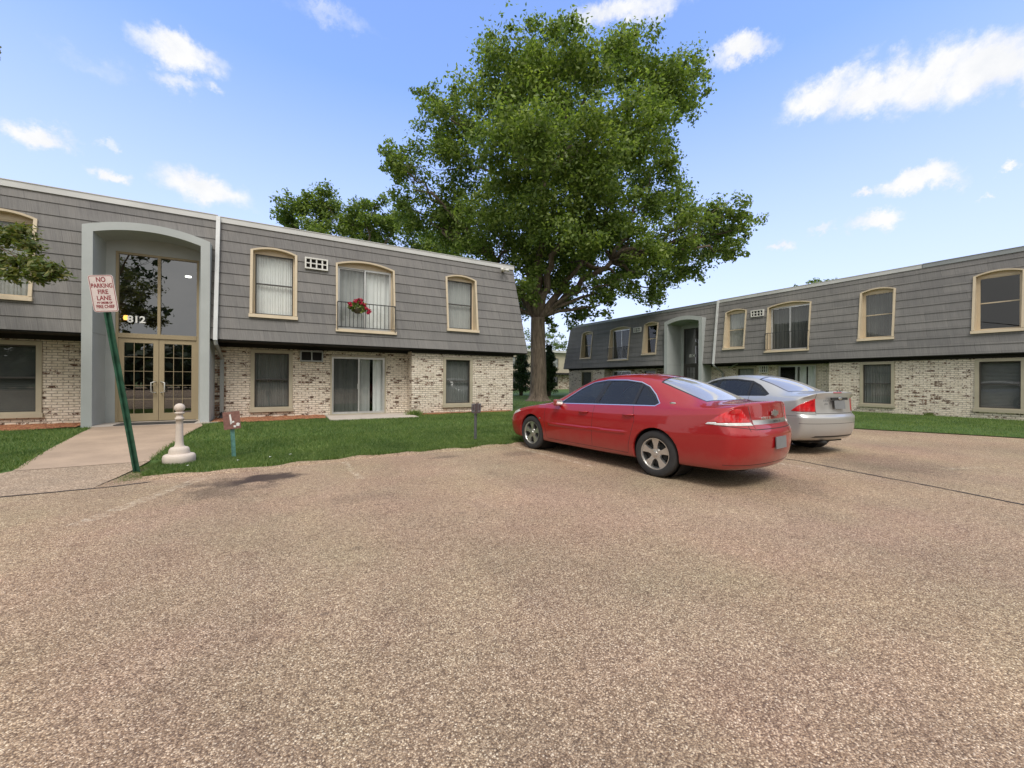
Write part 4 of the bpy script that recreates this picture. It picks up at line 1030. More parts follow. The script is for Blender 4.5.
big = [(575, 72, 60, 0), (650, 85, 52, 1), (505, 92, 58, -1), (448, 118, 34, 0), (690, 98, 24, 2), (605, 145, 62, -3), (525, 158, 66, -4), (445, 170, 44, 1), (402, 165, 22, 2),
       (470, 215, 46, 2), (405, 205, 22, 3), (650, 175, 42, 2), (565, 215, 60, -2), (505, 250, 48, 0), (600, 240, 44, 3), (450, 245, 26, 4), (545, 285, 34, 1), (590, 285, 24, -1),
       (670, 232, 40, 0), (718, 228, 30, 1), (690, 262, 32, 2), (648, 288, 22, 2), (738, 210, 18, 0), (620, 262, 30, 4), (730, 250, 16, 1), (620, 62, 36, 3), (545, 50, 34, 2), (515, 300, 26, 3), (480, 272, 22, 3), (655, 205, 20, 4), (428, 95, 16, 1), (700, 68, 16, 2), (500, 300, 22, 0), (475, 292, 22, 3), (430, 222, 34, 2), (575, 175, 50, 3), (540, 110, 50, 3), (520, 215, 50, 4), (610, 205, 40, -3), (645, 130, 40, -2), (560, 262, 34, 4), (622, 280, 24, -1), (600, 305, 20, 0), (575, 308, 22, 2), (645, 250, 32, -2), (550, 322, 13, 1), (700, 240, 30, 3), (745, 228, 20, 1), (392, 160, 20, 0), (520, 285, 26, -1), (665, 285, 18, 3), (590, 235, 36, -3)]
lob = [(at(x, y, D + dz), r / F_PX * (D + dz) * 0.90) for x, y, r, dz in big]
fks = [at(525, 250, D + 1), at(560, 235, D - 1), at(583, 262, D + .5), at(497, 262, D + 1.5), at(545, 175, D), at(612, 262, D + 1)]
make_tree('maple_tree', 'huge leafy green tree with thick brown trunk between the two apartment buildings', at(538, 404, D) * Vector((1, 1, 0)) if False else (at(538, 403, D).x, at(538, 403, D).y, 0.08), at(538, 318, D), 0.53, lob, 'leaf_maple', 0.24, 300, sub=17, forks=fks)
lobs = [(at(x, y, 42 + dz), r / F_PX * 42 * 0.95) for x, y, r, dz in ((300, 213, 24, 0), (322, 200, 20, 1), (345, 218, 26, 2), (372, 212, 22, 0), (398, 222, 24, 1), (285, 222, 14, 0), (330, 235, 28, 0), (375, 240, 28, 2), (425, 245, 30, 3), (455, 262, 24, 2))]
make_tree('background_tree', 'broad green tree rising behind the roof of the left building', (at(360, 380, 42).x, at(360, 380, 42).y, 0.05), at(360, 290, 42), 0.4, lobs, 'leaf_maple', 0.32, 190, sub=19)
lobs = [(at(x, y, 75), r / F_PX * 75) for x, y, r in ((532, 345, 14), (552, 348, 14), (566, 352, 10), (545, 335, 9), (560, 341, 8))]
make_tree('background_tree', 'distant small round tree above the far roof in the gap', (at(550, 378, 75).x, at(550, 378, 75).y, 0.0), at(550, 362, 75), 0.25, lobs, 'leaf_pale', 0.4, 70, sub=9, flare=False)
lobs = [(at(x, y, 58), r / F_PX * 58) for x, y, r in ((822, 281, 8), (812, 283, 5), (834, 282, 4), (820, 292, 12), (795, 287, 3))]
make_tree('background_tree', 'treetop just showing above the right building roof', (at(820, 380, 58).x, at(820, 380, 58).y, 0.0), at(820, 310, 58), 0.25, lobs, 'leaf_maple', 0.34, 120, sub=10, flare=False)
# conifers behind the trunk
def conifer(label, px, d, zt, rb):
    b = at(px, 400, d); b.z = 0.08; root = empty('conifer', b); tag(root, label, 'tree', None)
    mb = MB(); mb.tube([(0, 0, 0), (0, 0, zt)], [0.18, 0.03], 8); mb.build('trunk', MAT['bark'], root, smooth=True)
    V = []
    for k in range(26):
        z = 0.5 + (zt - 0.5) * k / 26; r = (rb * (1 - z / zt) ** 0.5 + 0.1) * random.uniform(0.5, 1.25)
        for j in range(5):
            a = random.uniform(0, 6.28); V.append(leafcloud((r * 0.6 * math.cos(a), r * 0.6 * math.sin(a), z), (r * .5, r * .5, 0.25), 60, 0.22, aspect=0.3, up=0.1))
    np_mesh('crown', np.concatenate(V).reshape(-1, 3), 4, MAT['leaf_dark'], root)
conifer('narrow dark evergreen just left of the big tree trunk', 521, 36, 5.0, 1.0)
conifer('dark evergreen with low branches just right of the big tree trunk', 549, 34, 4.4, 0.75)
# leafy branch of a tree standing outside the left edge of the view
bt = Vector((-8.2, 3.2, 0.0)); root = empty('street_tree', bt); tag(root, 'leafy branch drooping in from the left in front of the upper window', 'tree')
mb = MB(); mb.tube([(0, 0, -0.05), (0.02, 0, 0.4), (0, 0.05, 3.2), (0.1, 0.1, 5.2)], [0.26, 0.2, 0.16, 0.12], 14)
V = []
tw = [(at(px, py, d) - bt) for px, py, d in ((2, 262, 8.4), (18, 262, 8.3), (33, 262, 8.2), (46, 268, 8.1), (55, 272, 8.1), (10, 240, 8.4), (30, 246, 8.3), (14, 275, 8.2), (-12, 250, 8.6), (-18, 272, 8.5), (38, 276, 8.1), (-30, 255, 8.7), (24, 232, 8.4), (4, 232, 8.5), (-40, 270, 8.5))]
hub = at(-60, 235, 8.9) - bt
limb(mb, (0.05, 0.05, 4.2), hub, 0.07, 0.035, 0.1, 8, 8)
for q in tw:
    limb(mb, hub, q, 0.018, 0.004, 0.15, 6, 5)
    V.append(leafcloud(q, (0.26, 0.24, 0.20), 230, 0.12, shell=0.7, aspect=0.42, up=0.8))
for k in range(70):
    a = random.uniform(0, 6.28); r = random.uniform(0.5, 2.6); q = Vector((r * math.cos(a) - 0.5, r * math.sin(a) * .8, random.uniform(4.2, 7.5)))
    w = q + bt
    dd = w.x * math.sin(YAW) + w.y * math.cos(YAW); rr_ = w.x * math.cos(YAW) - w.y * math.sin(YAW)
    if dd > 0.5 and 512 + F_PX * rr_ / dd > -35: continue
    V.append(leafcloud(q, (0.45, 0.45, 0.35), 120, 0.12, shell=0.6, aspect=0.45)); limb(mb, (0.05, 0.05, 4.6), q, 0.03, 0.006, 0.15, 5, 5)
q = at(-3, 50, 6.5) - bt; V.append(leafcloud(at(-9, 50, 6.6) - bt, (0.10, 0.1, 0.3), 60, 0.1, aspect=0.5)); limb(mb, (0.1, 0.1, 5.2), at(-30, 40, 6.7) - bt, 0.05, 0.02)
limb(mb, at(-30, 40, 6.7) - bt, q, 0.012, 0.004)
mb.build('trunk', MAT['bark'], root, smooth=True); np_mesh('crown', np.concatenate(V).reshape(-1, 3), 4, MAT['leaf_branch'], root)
# trees behind the camera, mirrored in the glass
for i, (x, y, hgt, rr_, lb) in enumerate(((-13.5, -13, 15, 4.0, 'tall tree behind the parking lot, mirrored in the entrance glass'), (4, -24, 12, 4.2, 'round tree across the lot, second in the row behind the viewer'), (-24, -20, 12, 4.5, 'wide tree at the far left of the row behind the viewer'), (14, -26, 11, 4.4, 'low broad tree at the right end of the row behind the viewer'))):
    lobs = [(Vector((x + random.uniform(-rr_, rr_) * .8, y + random.uniform(-rr_, rr_) * .8, hgt * random.uniform(0.42, 0.95))), rr_ * random.uniform(0.35, 0.6)) for k in range(9)]
    make_tree('background_tree', lb, (x, y, 0), (x, y, hgt * 0.4), 0.35, lobs, 'leaf_dark', 0.5, 30, sub=8)

V = []
for k in range(150):
    x = random.uniform(-70, 60); y = -34 - random.uniform(0, 10) - abs(x) * 0.15; h_ = random.uniform(2.5, 7)
    V.append(leafcloud((x, y, h_ * 0.62), (random.uniform(3, 5), 3, h_ * 0.55), 330, 1.1, aspect=0.8))
for k in range(60):
    a = random.uniform(0, 1); x = -34 - random.uniform(0, 8); y = -34 + 50 * a; h_ = random.uniform(3, 7)
    V.append(leafcloud((x, y, h_ * 0.6), (3, random.uniform(3, 5), h_ * 0.55), 330, 1.1, aspect=0.8))
tag(np_mesh('woodland', np.concatenate(V).reshape(-1, 3), 4, MAT['leaf_dark']), kind='stuff')
# ================================================================ CARS
def mk_paint(name, col, metal, coat=1.0, rough=0.35):
    t = NT(name); t.base(col); t.set(Metallic=metal, Roughness=rough)
    t.b.inputs['Coat Weight'].default_value = coat; t.b.inputs['Coat Roughness'].default_value = 0.04
    v = t.coord(); d = t.noise(v, 4, 5, 0.7)
    sp = t.n('ShaderNodeSeparateXYZ'); t.l(v, sp.inputs[0])
    mr = t.n('ShaderNodeMapRange'); t.l(t.math('ADD', sp.outputs[2], t.math('MULTIPLY', t.noise(v, 7, 5, 0.7), 0.25)), mr.inputs[0]); mr.inputs[1].default_value = 0.62; mr.inputs[2].default_value = 0.34; mr.inputs[3].default_value = 0.0; mr.inputs[4].default_value = 0.22
    t.base(t.mix(mr.outputs[0], col, (0.30, 0.24, 0.19)))
    t.l(t.ramp(d, [(0.3, (rough - 0.05,) * 3), (0.7, (rough + 0.08,) * 3)]), t.b.inputs['Roughness'])
    MAT[name] = t.m
mk_paint('paint_red', (0.34, 0.004, 0.007), 0.1, 0.9)
mk_paint('paint_silver', (0.50, 0.50, 0.49), 0.5, 0.7, 0.35)
simple('chrome', (0.72, 0.71, 0.69), 0.28, 1.0, var=0.02)
simple('black_trim', (0.018, 0.018, 0.018), 0.45)
simple('rubber', (0.035, 0.034, 0.034), 0.85, var=0.25, scale=8)
simple('alloy', (0.62, 0.61, 0.59), 0.3, 0.85, var=0.08)
simple('wheel_dark', (0.02, 0.02, 0.02), 0.8)
simple('plate_grey', (0.20, 0.21, 0.22), 0.5, var=0.1)
simple('seat_cloth', (0.10, 0.10, 0.105), 0.9)
simple('lens_red', (0.62, 0.02, 0.025), 0.10, var=0.5, scale=11, coat=1.0)
simple('lens_white', (0.72, 0.72, 0.70), 0.12, var=0.2, scale=20, coat=1.0)
glass('car_glass', (0.42, 0.46, 0.44), refl=1.1, base=0.03)
glass('privacy_glass', (0.20, 0.22, 0.21), refl=0.75, base=0.0)
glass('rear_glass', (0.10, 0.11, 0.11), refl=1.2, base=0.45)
def diffuse_film(name, amt, col):
    nt = MAT[name].node_tree; out = nt.nodes['Material Output']; src = out.inputs[0].links[0].from_socket
    d = nt.nodes.new('ShaderNodeBsdfDiffuse'); d.inputs[0].default_value = (*col, 1)
    mx = nt.nodes.new('ShaderNodeMixShader'); mx.inputs[0].default_value = amt
    nt.links.new(src, mx.inputs[1]); nt.links.new(d.outputs[0], mx.inputs[2]); nt.links.new(mx.outputs[0], out.inputs[0])
diffuse_film('rear_glass', 0.30, (0.62, 0.60, 0.57)); diffuse_film('privacy_glass', 0.05, (0.4, 0.42, 0.38))  # pale film on the rear glass paints in a white sky reflection
def cut_poly(bm, poly, axes, flt):
    """split faces along a convex polygon given in two axes; returns the faces inside"""
    A, B = axes
    ar = sum(poly[i][0] * poly[(i + 1) % len(poly)][1] - poly[(i + 1) % len(poly)][0] * poly[i][1] for i in range(len(poly)))
    if ar < 0: poly = poly[::-1]
    lo = [min(p[k] for p in poly) for k in (0, 1)]; hi = [max(p[k] for p in poly) for k in (0, 1)]
    def near(f):
        c = [[v.co[A] for v in f.verts], [v.co[B] for v in f.verts]]
        return all(max(c[k]) > lo[k] and min(c[k]) < hi[k] for k in (0, 1))
    faces = [f for f in bm.faces if near(f) and flt(f)]
    for i in range(len(poly)):
        p, q = poly[i], poly[(i + 1) % len(poly)]
        no = Vector((0, 0, 0)); no[A] = q[1] - p[1]; no[B] = -(q[0] - p[0]); no.normalize()
        co = Vector((0, 0, 0)); co[A], co[B] = p
        geom = set(faces)
        for f in faces: geom.update(f.edges); geom.update(f.verts)
        r = bmesh.ops.bisect_plane(bm, geom=list(geom), dist=1e-5, plane_co=co, plane_no=no)
        fs = {g for g in r['geom'] if isinstance(g, bmesh.types.BMFace)} | {f for f in faces if f.is_valid}
        faces = [f for f in fs if (f.calc_center_median() - co).dot(no) < 1e-6]
    return faces
def off_poly(poly, d):
    """inset (d>0) a convex polygon"""
    ar = sum(poly[i][0] * poly[(i + 1) % len(poly)][1] - poly[(i + 1) % len(poly)][0] * poly[i][1] for i in range(len(poly)))
    if ar < 0: poly = poly[::-1]
    n = len(poly); out = []
    for i in range(n):
        p0, p1, p2 = poly[i - 1], poly[i], poly[(i + 1) % n]
        def nrm(a, b):
            L = math.hypot(b[0] - a[0], b[1] - a[1]); return (-(b[1] - a[1]) / L, (b[0] - a[0]) / L)
        n1, n2 = nrm(p0, p1), nrm(p1, p2); k = 1 + n1[0] * n2[0] + n1[1] * n2[1]
        out.append((p1[0] + (n1[0] + n2[0]) * d / k, p1[1] + (n1[1] + n2[1]) * d / k))
    return out
def extract(bm, faces, name, mat, parent, push=0.0, thick=0.0):
    nb = bmesh.new(); mp = {}
    for f in faces:
        vs = []
        for v in f.verts:
            if v not in mp: mp[v] = nb.verts.new(v.co + v.normal * push)
            vs.append(mp[v])
        try: nb.faces.new(vs)
        except ValueError: pass
    if thick:
        e0 = [e for e in nb.edges if e.is_boundary]
        r = bmesh.ops.extrude_edge_only(nb, edges=e0)
        nb.normal_update()
        inv = {id(b): a for a, b in mp.items()}
        for g in r['geom']:
            if isinstance(g, bmesh.types.BMVert):
                # move back along the source normal of the nearest original
                src = min(mp.items(), key=lambda kv: (kv[1].co - g.co).length_squared)[0]
                g.co -= src.normal * thick
    o = from_bm(nb, name, mat, parent); nb.free()
    bmesh.ops.delete(bm, geom=[f for f in faces if f.is_valid], context='FACES')
    return o
def thin(p, q, w=0.007):
    L = math.hypot(q[0] - p[0], q[1] - p[1]); nx, nz = -(q[1] - p[1]) / L * w / 2, (q[0] - p[0]) / L * w / 2
    return [(p[0] + nx, p[1] + nz), (q[0] + nx, q[1] + nz), (q[0] - nx, q[1] - nz), (p[0] - nx, p[1] - nz)]
def wheel(parent, x, y, side, rad, width, spokes, name='wheel'):
    w = empty(name, (x, y, rad)); w.parent = parent
    s = side; hw = width / 2; rr = rad * 0.665
    prof = [(rr, -hw * 0.9), (rr + 0.012, -hw), (rad * 0.86, -hw * 1.02), (rad * 0.965, -hw * 0.92), (rad, -hw * 0.70), (rad * 1.002, 0), (rad, hw * 0.70), (rad * 0.965, hw * 0.92), (rad * 0.90, hw * 1.0), (rad * 0.80, hw * 1.02), (rr + 0.012, hw), (rr, hw * 0.9), (rr * 0.97, hw * 0.5)]
    m = MB(); m.lathe([(r, h * s) for r, h in prof], seg=56, axis='y'); m.build('tyre', MAT['rubber'], w, smooth=True)
    m = MB()
    m.lathe([(rr * 0.97, hw * 0.3 * s), (rr * 1.0, hw * 0.92 * s), (rr * 1.015, hw * 0.98 * s), (rr * 0.965, hw * 0.97 * s), (rr * 0.93, hw * 0.80 * s), (rr * 0.92, hw * 0.1 * s)], seg=56, axis='y')
    m.lathe([(0.0, hw * 0.88 * s), (0.030, hw * 0.88 * s), (0.035, hw * 0.80 * s), (0.075, hw * 0.76 * s), (0.085, hw * 0.60 * s)], seg=28, axis='y')
    for k in range(spokes):
        a = 2 * math.pi * (k + 0.25) / spokes; ca, sa = math.cos(a), math.sin(a)
        def P(r, t, h): return (r * ca - t * sa, h * s, r * sa + t * ca)
        r0_, r1_ = 0.05, rr * 0.95; w0_, w1_ = 0.034, 0.062
        ts = [(r0_, w0_, hw * .76), (rr * 0.5, 0.030, hw * .80), (r1_, w1_, hw * .86)]
        for (ra, wa, ha), (rb, wb, hb) in zip(ts, ts[1:]):
            m.face([P(ra, -wa, ha), P(rb, -wb, hb), P(rb, wb, hb), P(ra, wa, ha)])
            for sg in (-1, 1): m.face([P(ra, sg * wa, ha), P(rb, sg * wb, hb), P(rb, sg * wb * 1.1, hb - 0.05), P(ra, sg * wa * 1.1, ha - 0.05)])
        # bolt
        an = a + math.pi / spokes; m.lathe([(0, hw * 0.79 * s), (0.009, hw * 0.79 * s), (0.010, hw * 0.72 * s)], (0.055 * math.cos(an), 0, 0.055 * math.sin(an)), 8, axis='y')
    m.build('rim', MAT['alloy'], w, smooth=False)
    m = MB(); m.lathe([(0, hw * 0.1 * s), (rr * 0.95, hw * 0.1 * s)], seg=32, axis='y'); m.lathe([(0, hw * 0.35 * s), (rr * 0.72, hw * 0.35 * s), (rr * 0.72, hw * 0.2 * s)], seg=32, axis='y'); m.build('brake_disc', MAT['wheel_dark'], w)
    return w
def lift(P):
    k = P.get('lift', 0)
    g = lambda z: z + k * max(0.0, z - 1.05) / 0.4
    P['stations'] = [(s[0], s[1], s[2], s[3], g(s[4]), s[5], g(s[6]), g(s[7]), *s[8:]) if -2.0 < s[0] < 1 else s for s in P['stations']]
    P['dlo'] = [[(x, g(z)) for x, z in q] for q in P['dlo']]; P['glasses'] = [([(x, g(z)) for x, z in q], m) for q, m in P['glasses']]
def car(name, label, loc, rz, P):
    lift(P)
    root = empty(name, loc, rz); tag(root, label, 'car')
    st = P['stations']; n = len(st); rows = P['rows']; Lf, Lr = P['Lf'], P['Lr']
    bm = bmesh.new(); V = {}
    def key(i, c, sd): return (i, c, sd if c < 3 else 0)
    def dv(i, c, sd):
        k = ('d',) + key(i, c, sd)
        if k not in V:
            x, tp, zb, y1, z1, y2, z2, zc = st[i][:8]; dx = st[i][8] if len(st[i]) > 8 else (0, 0, 0)
            w = P['W0'] * tp
            co = [(x, w, zb), (x + dx[0], y1, z1), (x + dx[1], y2, z2), (x + dx[2], 0, zc)][c]
            V[k] = bm.verts.new((co[0], co[1] * sd if c < 3 else 0, co[2]))
        return V[k]
    cr = bm.edges.layers.float.new('crease_edge')
    for sd in (1, -1):
        for i in range(n - 1):
            for c in range(3):
                q = [dv(i, c, sd), dv(i + 1, c, sd), dv(i + 1, c + 1, sd), dv(i, c + 1, sd)]
                bm.faces.new(q if sd > 0 else q[::-1])
    loop = [(0, 3), (0, 2), (0, 1)] + [(i, 0) for i in range(n)] + [(n - 1, 1), (n - 1, 2), (n - 1, 3)]
    def bv(r, j, sd):
        i, c = loop[j]
        if r == 0: return dv(i, c, sd)
        k = ('b', r, j, sd if c < 3 else 0)
        if k not in V:
            W, lf, lr, zf, zm, zr, zfun = rows[r - 1]
            x, tp = st[i][0], st[i][1]
            x0f, x0r = st[0], st[-1]
            if i == 0 and c > 0: xx = lf - (0, 0.10, 0.022, 0)[c]; yy = (0, 0.70, 0.38, 0)[c] * W; z = zf
            elif i == n - 1 and c > 0: xx = -lr + (0, 0.085, 0.022, 0)[c]; yy = (0, 0.72, 0.38, 0)[c] * W; z = zr
            elif i == 0: xx = lf - 0.30; yy = W * 0.93; z = zf
            elif i == n - 1: xx = -lr + P.get('rx', 0.20); yy = W * P.get('rc', 0.95); z = zr
            else:
                xx = x; t = abs(x)
                yy = W * (1 - (1 - tp) * 0.75)
                z = float(np.interp(x, [-lr + .2, -P['wb'] / 2 - .3, -.5, P['wb'] / 2, lf - .3], [zr, (zr + zm) / 2, zm, zm, zf]))
                if i == n - 2: xx = min(xx, -lr + 0.42) if False else xx
            V[k] = bm.verts.new((xx, yy * sd if c < 3 else 0, z))
        return V[k]
    for sd in (1, -1):
        for r in range(len(rows)):
            for j in range(len(loop) - 1):
                q = [bv(r, j, sd), bv(r + 1, j, sd), bv(r + 1, j + 1, sd), bv(r, j + 1, sd)]
                q = list(dict.fromkeys(q))
                bm.faces.new(q if sd > 0 else q[::-1])
    bm.edges.ensure_lookup_table()
    for e in bm.edges:
        ks = [k for k, v in V.items() if v in e.verts]
        if len(ks) == 2:
            (a, b) = ks
            def isb(k): return k[0] == 'd' and (k[2] == 0 or k[1] in (0, n - 1))
            if isb(a) and isb(b):
                x = (e.verts[0].co.x + e.verts[1].co.x) / 2
                e[cr] = P.get('belt_crease', 0.45) if x > -P['wb'] / 2 - .55 else P.get('tail_crease', 0.6)
            if a[0] == 'd' and b[0] == 'd' and a[2] == 1 and b[2] == 1 and abs(e.verts[0].co.x) < 1.6: e[cr] = 0.25
            if a[0] == 'b' and b[0] == 'b' and a[1] == b[1] and a[1] in P.get('row_crease', {}):
                x = (e.verts[0].co.x + e.verts[1].co.x) / 2
                if x < -P['wb'] / 2 - 0.2: e[cr] = P['row_crease'][a[1]]
            if a[0] == 'b' and b[0] == 'b' and a[1] == b[1] == 1: e[cr] = 0.55
    bmesh.ops.recalc_face_normals(bm, faces=bm.faces)
    me = bpy.data.meshes.new('cage'); bm.to_mesh(me); bm.free()
    tmp = bpy.data.objects.new('cage', me); COL.objects.link(tmp)
    md = tmp.modifiers.new('s', 'SUBSURF'); md.levels = 3; md.render_levels = 3
    dg = bpy.context.evaluated_depsgraph_get(); me2 = bpy.data.meshes.new_from_object(tmp.evaluated_get(dg))
    bpy.data.objects.remove(tmp); bpy.data.meshes.remove(me)
    bm = bmesh.new(); bm.from_mesh(me2); bpy.data.meshes.remove(me2); bm.normal_update()
    paint, black, chrome, gap = 0, 1, 2, 3
    side = lambda sg: (lambda f: f.calc_center_median().y * sg > 0.3 and f.normal.y * sg > 0.15)
    rear = lambda f: f.calc_center_median().x < -P['wb'] / 2 - 0.3 and f.normal.x < -0.25
    ax = (0, 2)
    for sg in (1, -1):
        # wheel arches
        for wx in (P['wb'] / 2, -P['wb'] / 2):
            ra = P['arch']; circ = [(wx + ra * math.cos(2 * math.pi * k / 28), P['wr'] + 0.012 + ra * math.sin(2 * math.pi * k / 28)) for k in range(28)]
            fs = cut_poly(bm, circ, ax, lambda f, s=sg: f.calc_center_median().y * s > 0.45)
            fs2 = [f for f in fs if f.is_valid]
            bmesh.ops.delete(bm, geom=fs2, context='FACES')
        # windows
        for k, pol in enumerate(P['dlo']):
            for pad, mi in P['dlo_trim']:
                for f in cut_poly(bm, off_poly(pol, -pad), ax, side(sg)): f.material_index = mi
        for (pol, mn) in P['glasses']:
            fs = cut_poly(bm, pol, ax, side(sg)); extract(bm, fs, 'side_window', MAT[mn], root, push=-0.006)
        for pts in P['gaps']:
            for p, q in zip(pts, pts[1:]):
                for f in cut_poly(bm, thin(p, q), ax, side(sg)): f.material_index = gap
        for pol, mi in P.get('side_marks', []):
            fs = cut_poly(bm, pol, ax, side(sg))
            for f in fs: f.material_index = mi
            for v in {v for f in fs for v in f.verts}: v.co.y += sg * 0.012
        # head and tail lamps (side piece + end piece joined in one mesh)
        tl = P['tail_side']
        fs = cut_poly(bm, tl, ax, lambda f, s=sg: f.calc_center_median().y * s > 0.3 and f.calc_center_median().x < -P['wb'] / 2 - 0.3 and (f.normal.x < 0.3))
        fset = set(fs); bi, ti = P['tl_edge']
        fs = cut_poly(bm, [(sg * bi, .70), (sg * 1.2, .70), (sg * 1.2, 1.12), (sg * ti, 1.12)], (1, 2), lambda f: f in fset)
        hi = [f for f in fs if f.calc_center_median().z >= P['tl_split']]; lo_ = [f for f in fs if f.calc_center_median().z < P['tl_split']]
        t = extract(bm, hi, 'tail_light', MAT['lens_red'], root, push=0.006, thick=0.02)
        if lo_: extract(bm, lo_, 'reversing_light', MAT['lens_white'], root, push=0.006, thick=0.02)
        fs = cut_poly(bm, P['head_side'], ax, lambda f, s=sg: f.calc_center_median().y * s > 0.42 and f.calc_center_median().x > P['wb'] / 2 + .25)
        extract(bm, fs, 'headlight', MAT['lens_white'], root, push=0.003, thick=0.02)
    # windshield and rear window, cut in plan (x,y)
    up = lambda f: f.normal.z > 0.1 and f.calc_center_median().z > P['zdeck']
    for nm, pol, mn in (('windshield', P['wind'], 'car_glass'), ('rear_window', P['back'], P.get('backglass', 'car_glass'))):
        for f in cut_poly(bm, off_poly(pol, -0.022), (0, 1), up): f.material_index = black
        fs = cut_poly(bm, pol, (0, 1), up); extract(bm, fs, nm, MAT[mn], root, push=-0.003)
    for pts in P['top_gaps']:
        for p, q in zip(pts, pts[1:]):
            for f in cut_poly(bm, thin(p, q, 0.008), (0, 1), lambda f: f.normal.z > 0.3): f.material_index = gap
    for poly, mi in P['rear_polys']:
        for f in cut_poly(bm, poly, (1, 2), rear): f.material_index = mi
    # gaps sink slightly
    bm.normal_update()
    gv = {v for f in bm.faces if f.material_index == gap for v in f.verts}
    # arch lips: open edges near the wheels are folded inward
    be = [e for e in bm.edges if e.is_boundary and all(abs(abs(v.co.x) - P['wb'] / 2) < P['arch'] + .02 and v.co.z < P['wr'] + P['arch'] + .03 and abs(v.co.y) > .5 and v.co.z > 0.1 and abs(math.hypot(abs(v.co.x) - P['wb'] / 2, v.co.z - P['wr'] - 0.012) - P['arch']) < 0.01 for v in e.verts)]
    r = bmesh.ops.extrude_edge_only(bm, edges=be)
    for g in r['geom']:
        if isinstance(g, bmesh.types.BMVert): g.co.y -= math.copysign(0.05, g.co.y)
    from_bm(bm, 'body', [MAT[P['paint']], MAT['black_trim'], MAT['chrome'], MAT['wheel_dark']], root); bm.free()
    # arch liners, floor
    m = MB()
    for wx in (P['wb'] / 2, -P['wb'] / 2):
        for sg in (1, -1):
            m.lathe([(P['arch'] + 0.012, sg * (P['W0'] - 0.03)), (P['arch'] + 0.015, sg * 0.45), (0.01, sg * 0.45)], (wx, 0, P['wr'] + 0.012), 32, axis='y')
    zf = 0.22
    m.box(-P['wb'] / 2 + P['arch'], P['wb'] / 2 - P['arch'], -P['W0'] + 0.08, P['W0'] - 0.08, zf, zf + 0.02)
    m.box(-Lr + 0.25, Lf - 0.3, -0.5, 0.5, zf, zf + 0.025)
    m.build('underbody', MAT['wheel_dark'], root)
    for wx in (P['wb'] / 2, -P['wb'] / 2):
        for sg in (1, -1): wheel(root, wx, sg * P['track'], sg, P['wr'], P['ww'], P['spokes'])
    # interior
    m = MB(); zs = P['zb'] - 0.50
    m.box(-P['wb'] / 2 - 0.1, P['wb'] / 2 - 0.35, -P['W0'] + 0.16, P['W0'] - 0.16, 0.26, 0.32)
    def seat(x, y, w, hr=True):
        m.prism([(x - 0.02, zs), (x + 0.48, zs + 0.04), (x + 0.48, zs + 0.16), (x - 0.02, zs + 0.12)], 1, y - w / 2, y + w / 2) if False else None
        q = [(x + 0.46, zs), (x + 0.46, zs + 0.15), (x + 0.02, zs + 0.12), (x - 0.16, zs + 0.66), (x - 0.27, zs + 0.63), (x - 0.10, zs)]
        m.prism(q, 1, y - w / 2, y + w / 2)
        if hr: m.prism([(x - 0.17, zs + 0.68), (x - 0.21, zs + 0.86), (x - 0.29, zs + 0.85), (x - 0.27, zs + 0.67)], 1, y - 0.13, y + 0.13)
    for y in (0.37, -0.37): seat(P['seat_x'], y, 0.5)
    seat(P['seat_x'] - 0.88, 0.0, 1.25, False)
    for y in (0.38, -0.38): m.prism([(P['seat_x'] - 1.05, zs + 0.62), (P['seat_x'] - 1.09, zs + 0.74), (P['seat_x'] - 1.17, zs + 0.74), (P['seat_x'] - 1.16, zs + 0.62)], 1, y - 0.13, y + 0.13)
    m.box(P['shelf'][0], P['shelf'][1], -P['W0'] + 0.22, P['W0'] - 0.22, P['zb'] - 0.02, P['zb'] + 0.005)
    m.box(P['dash'] - 0.35, P['dash'] + 0.25, -P['W0'] + 0.2, P['W0'] - 0.2, P['zb'] - 0.35, P['zb'] - 0.03)
    tor = [(P['dash'] - 0.42 - 0.05 * math.cos(a) * 0.0 - 0.07 * math.sin(a), 0.37 + 0.19 * math.cos(a), P['zb'] - 0.07 + 0.17 * math.sin(a)) for a in [2 * math.pi * k / 20 for k in range(21)]]
    m.tube(tor, 0.014, 6, cap=False); m.build('interior', MAT['seat_cloth'], root)
    # mirrors
    for sg in (1, -1):
        mx, my, mz = P['mirror']; w = empty('wing_mirror', (mx, sg * my, mz)); w.parent = root; w.scale = (0.8, 0.8, 0.85)
        b = bmesh.new(); bmesh.ops.create_cube(b, size=1)
        for v in b.verts: v.co = Vector((v.co.x * 0.11 + (0.03 if v.co.x > 0 else 0) * abs(v.co.z) * 0, v.co.y * 0.22, v.co.z * 0.14))
        bmesh.ops.bevel(b, geom=b.edges[:], offset=0.035, segments=4, affect='EDGES', profile=0.6)
        for v in b.verts: v.co.y += sg * 0.11
        from_bm(b, 'housing', MAT[P['paint']], w); b.free()
        m = MB(); m.tube([(0.03, -sg * 0.09, -0.06), (0.01, sg * 0.02, -0.03)], 0.028, 8); m.build('arm', MAT['black_trim'], w)
        m = MB(); m.face([(-0.057, sg * 0.02, -0.05), (-0.057, sg * 0.2, -0.05), (-0.057, sg * 0.2, 0.05), (-0.057, sg * 0.02, 0.05)]); m.build('mirror_glass', MAT['chrome'], w)
